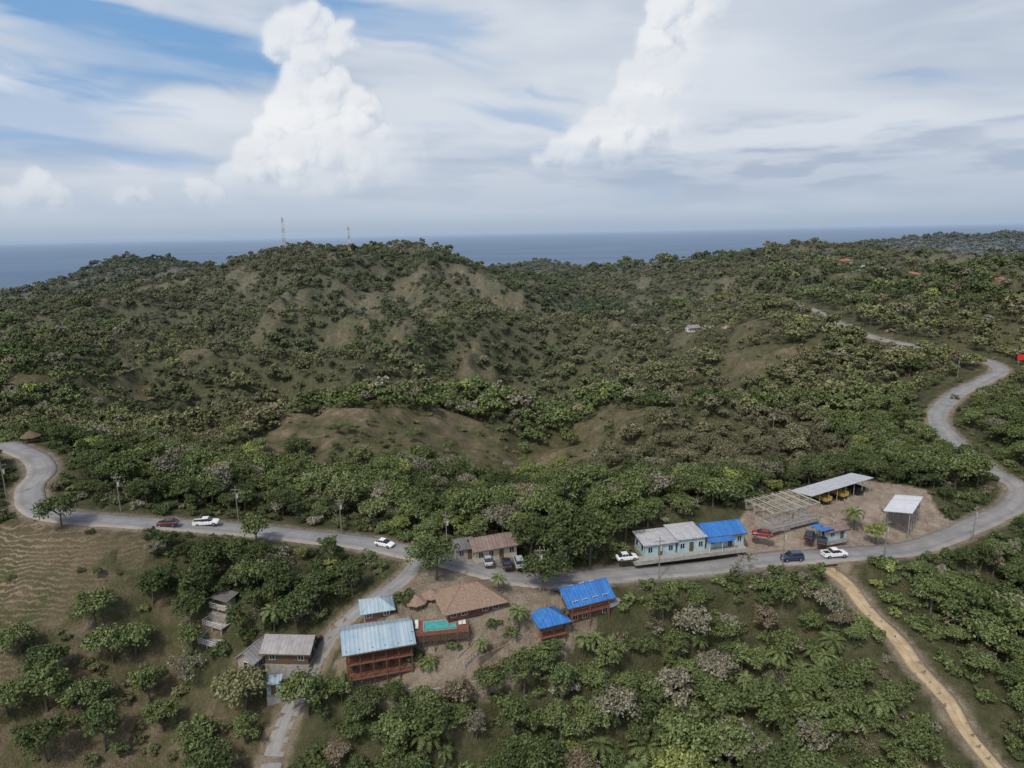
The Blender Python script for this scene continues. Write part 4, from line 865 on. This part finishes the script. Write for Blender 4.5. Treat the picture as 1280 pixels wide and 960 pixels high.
L1=[(-25.4,25.0,3.3),(-28.7,23.8,2.7),(-22.0,23.1,2.9),(-25.5,21.0,3.3),(-27,17.6,3.2),(-23.8,17.2,3.8),(-20.6,15,4.2),(-28.2,13.4,4.2),(-24,13,5),(-31,10.2,3.9),(-33.6,8.2,3.2),(-26,8.6,5.6),(-36.5,6.4,2.5),(-19,10,5),(-15,9,4.5)]
L1B=[(-41,5.4,1.7),(-39,4.7,1.5),(-58,5.8,2.0),(-56,4.6,1.8),(-60,4.4,1.6),(-49,4.6,1.3),(-47,5.0,1.0)]
L2=[(22,26.6,3.6),(25,24,4.0),(20.4,22,3.2),(18,18.6,3.0),(22.6,18.2,4.3),(16.4,15.6,2.8),(19.6,14.2,4.3),(13.6,12.9,2.8),(10.8,11.2,2.6),(16.4,11,4.3),(7.4,10.0,2.0),(9.4,9.2,2.4),(28,27,4.6),(27,20,5),(25,14,5),(4.5,9.2,1.3)]
noi=fbm(AZ/6,EL/4,95,4)
c1,a1=tower(L1); c2,a2=tower(L2); c3,a3=tower(L1B)
a1=a1*sst(EL+(noi-.5)*7,1.5,11)**.9*(1-.85*sst(AZ+(noi-.5)*8-(EL-9)*.25,-25,-12))
a2=a2*sst(EL+(noi-.5)*5,6.0,13)*(1-.94*sst(AZ+(noi-.5)*9+(14-EL)*.35,18.0,26.0)); a3=a3*sst(EL,1.8,4.2)*.65
sk=lerp(sk,c1,np.clip(a1*.84,0,1)); sk=lerp(sk,c2,np.clip(a2*.76,0,1)); sk=lerp(sk,c3,np.clip(a3,0,1))
veil=sst(fbm(AZ/30+9,(EL+AZ*.1)/4,97,5),.44,.74)*.42; sk=lerp(sk,np.array([0.66,0.71,0.785]),veil)
sk=haze(sk,EL)
oa=np.array([-157,-140,-120,-105,-98]); AZo,ELo=np.meshgrid(oa,ell,indexing='xy'); left=haze(layers(AZo,ELo),ELo); right=haze(layers(-AZo[:,::-1],ELo),ELo)
AZf=np.concatenate([AZo,AZ,-AZo[:,::-1]],1); ELf=np.concatenate([ELo,EL,ELo],1); SK=np.clip(np.concatenate([left,sk,right],1),0,1)
RR_=56000.0; a_=AZf*.01; e_=ELf*.01
dm=bpy.data.materials.new('sky'); dm.use_nodes=True; nt=dm.node_tree; nt.nodes.clear(); o_=nt.nodes.new('ShaderNodeOutputMaterial'); em=nt.nodes.new('ShaderNodeEmission'); at=node(nt,'ShaderNodeAttribute',attribute_name='cloud'); nt.links.new(at.outputs['Color'],em.inputs[0]); nt.links.new(em.outputs[0],o_.inputs[0])
try: dm.cycles.emission_sampling='NONE'
except Exception: pass
dome=gridmesh('sky',RR_*np.sin(a_)*np.cos(e_),RR_*np.cos(a_)*np.cos(e_),RR_*np.sin(e_),dm)
ca=dome.data.color_attributes.new('cloud','FLOAT_COLOR','POINT'); ca.data.foreach_set('color',np.concatenate([SK,np.ones(SK.shape[:2]+(1,))],-1).astype(np.float32).ravel())
scene.view_settings.view_transform='Standard'; scene.view_settings.look='None'; scene.view_settings.exposure=0
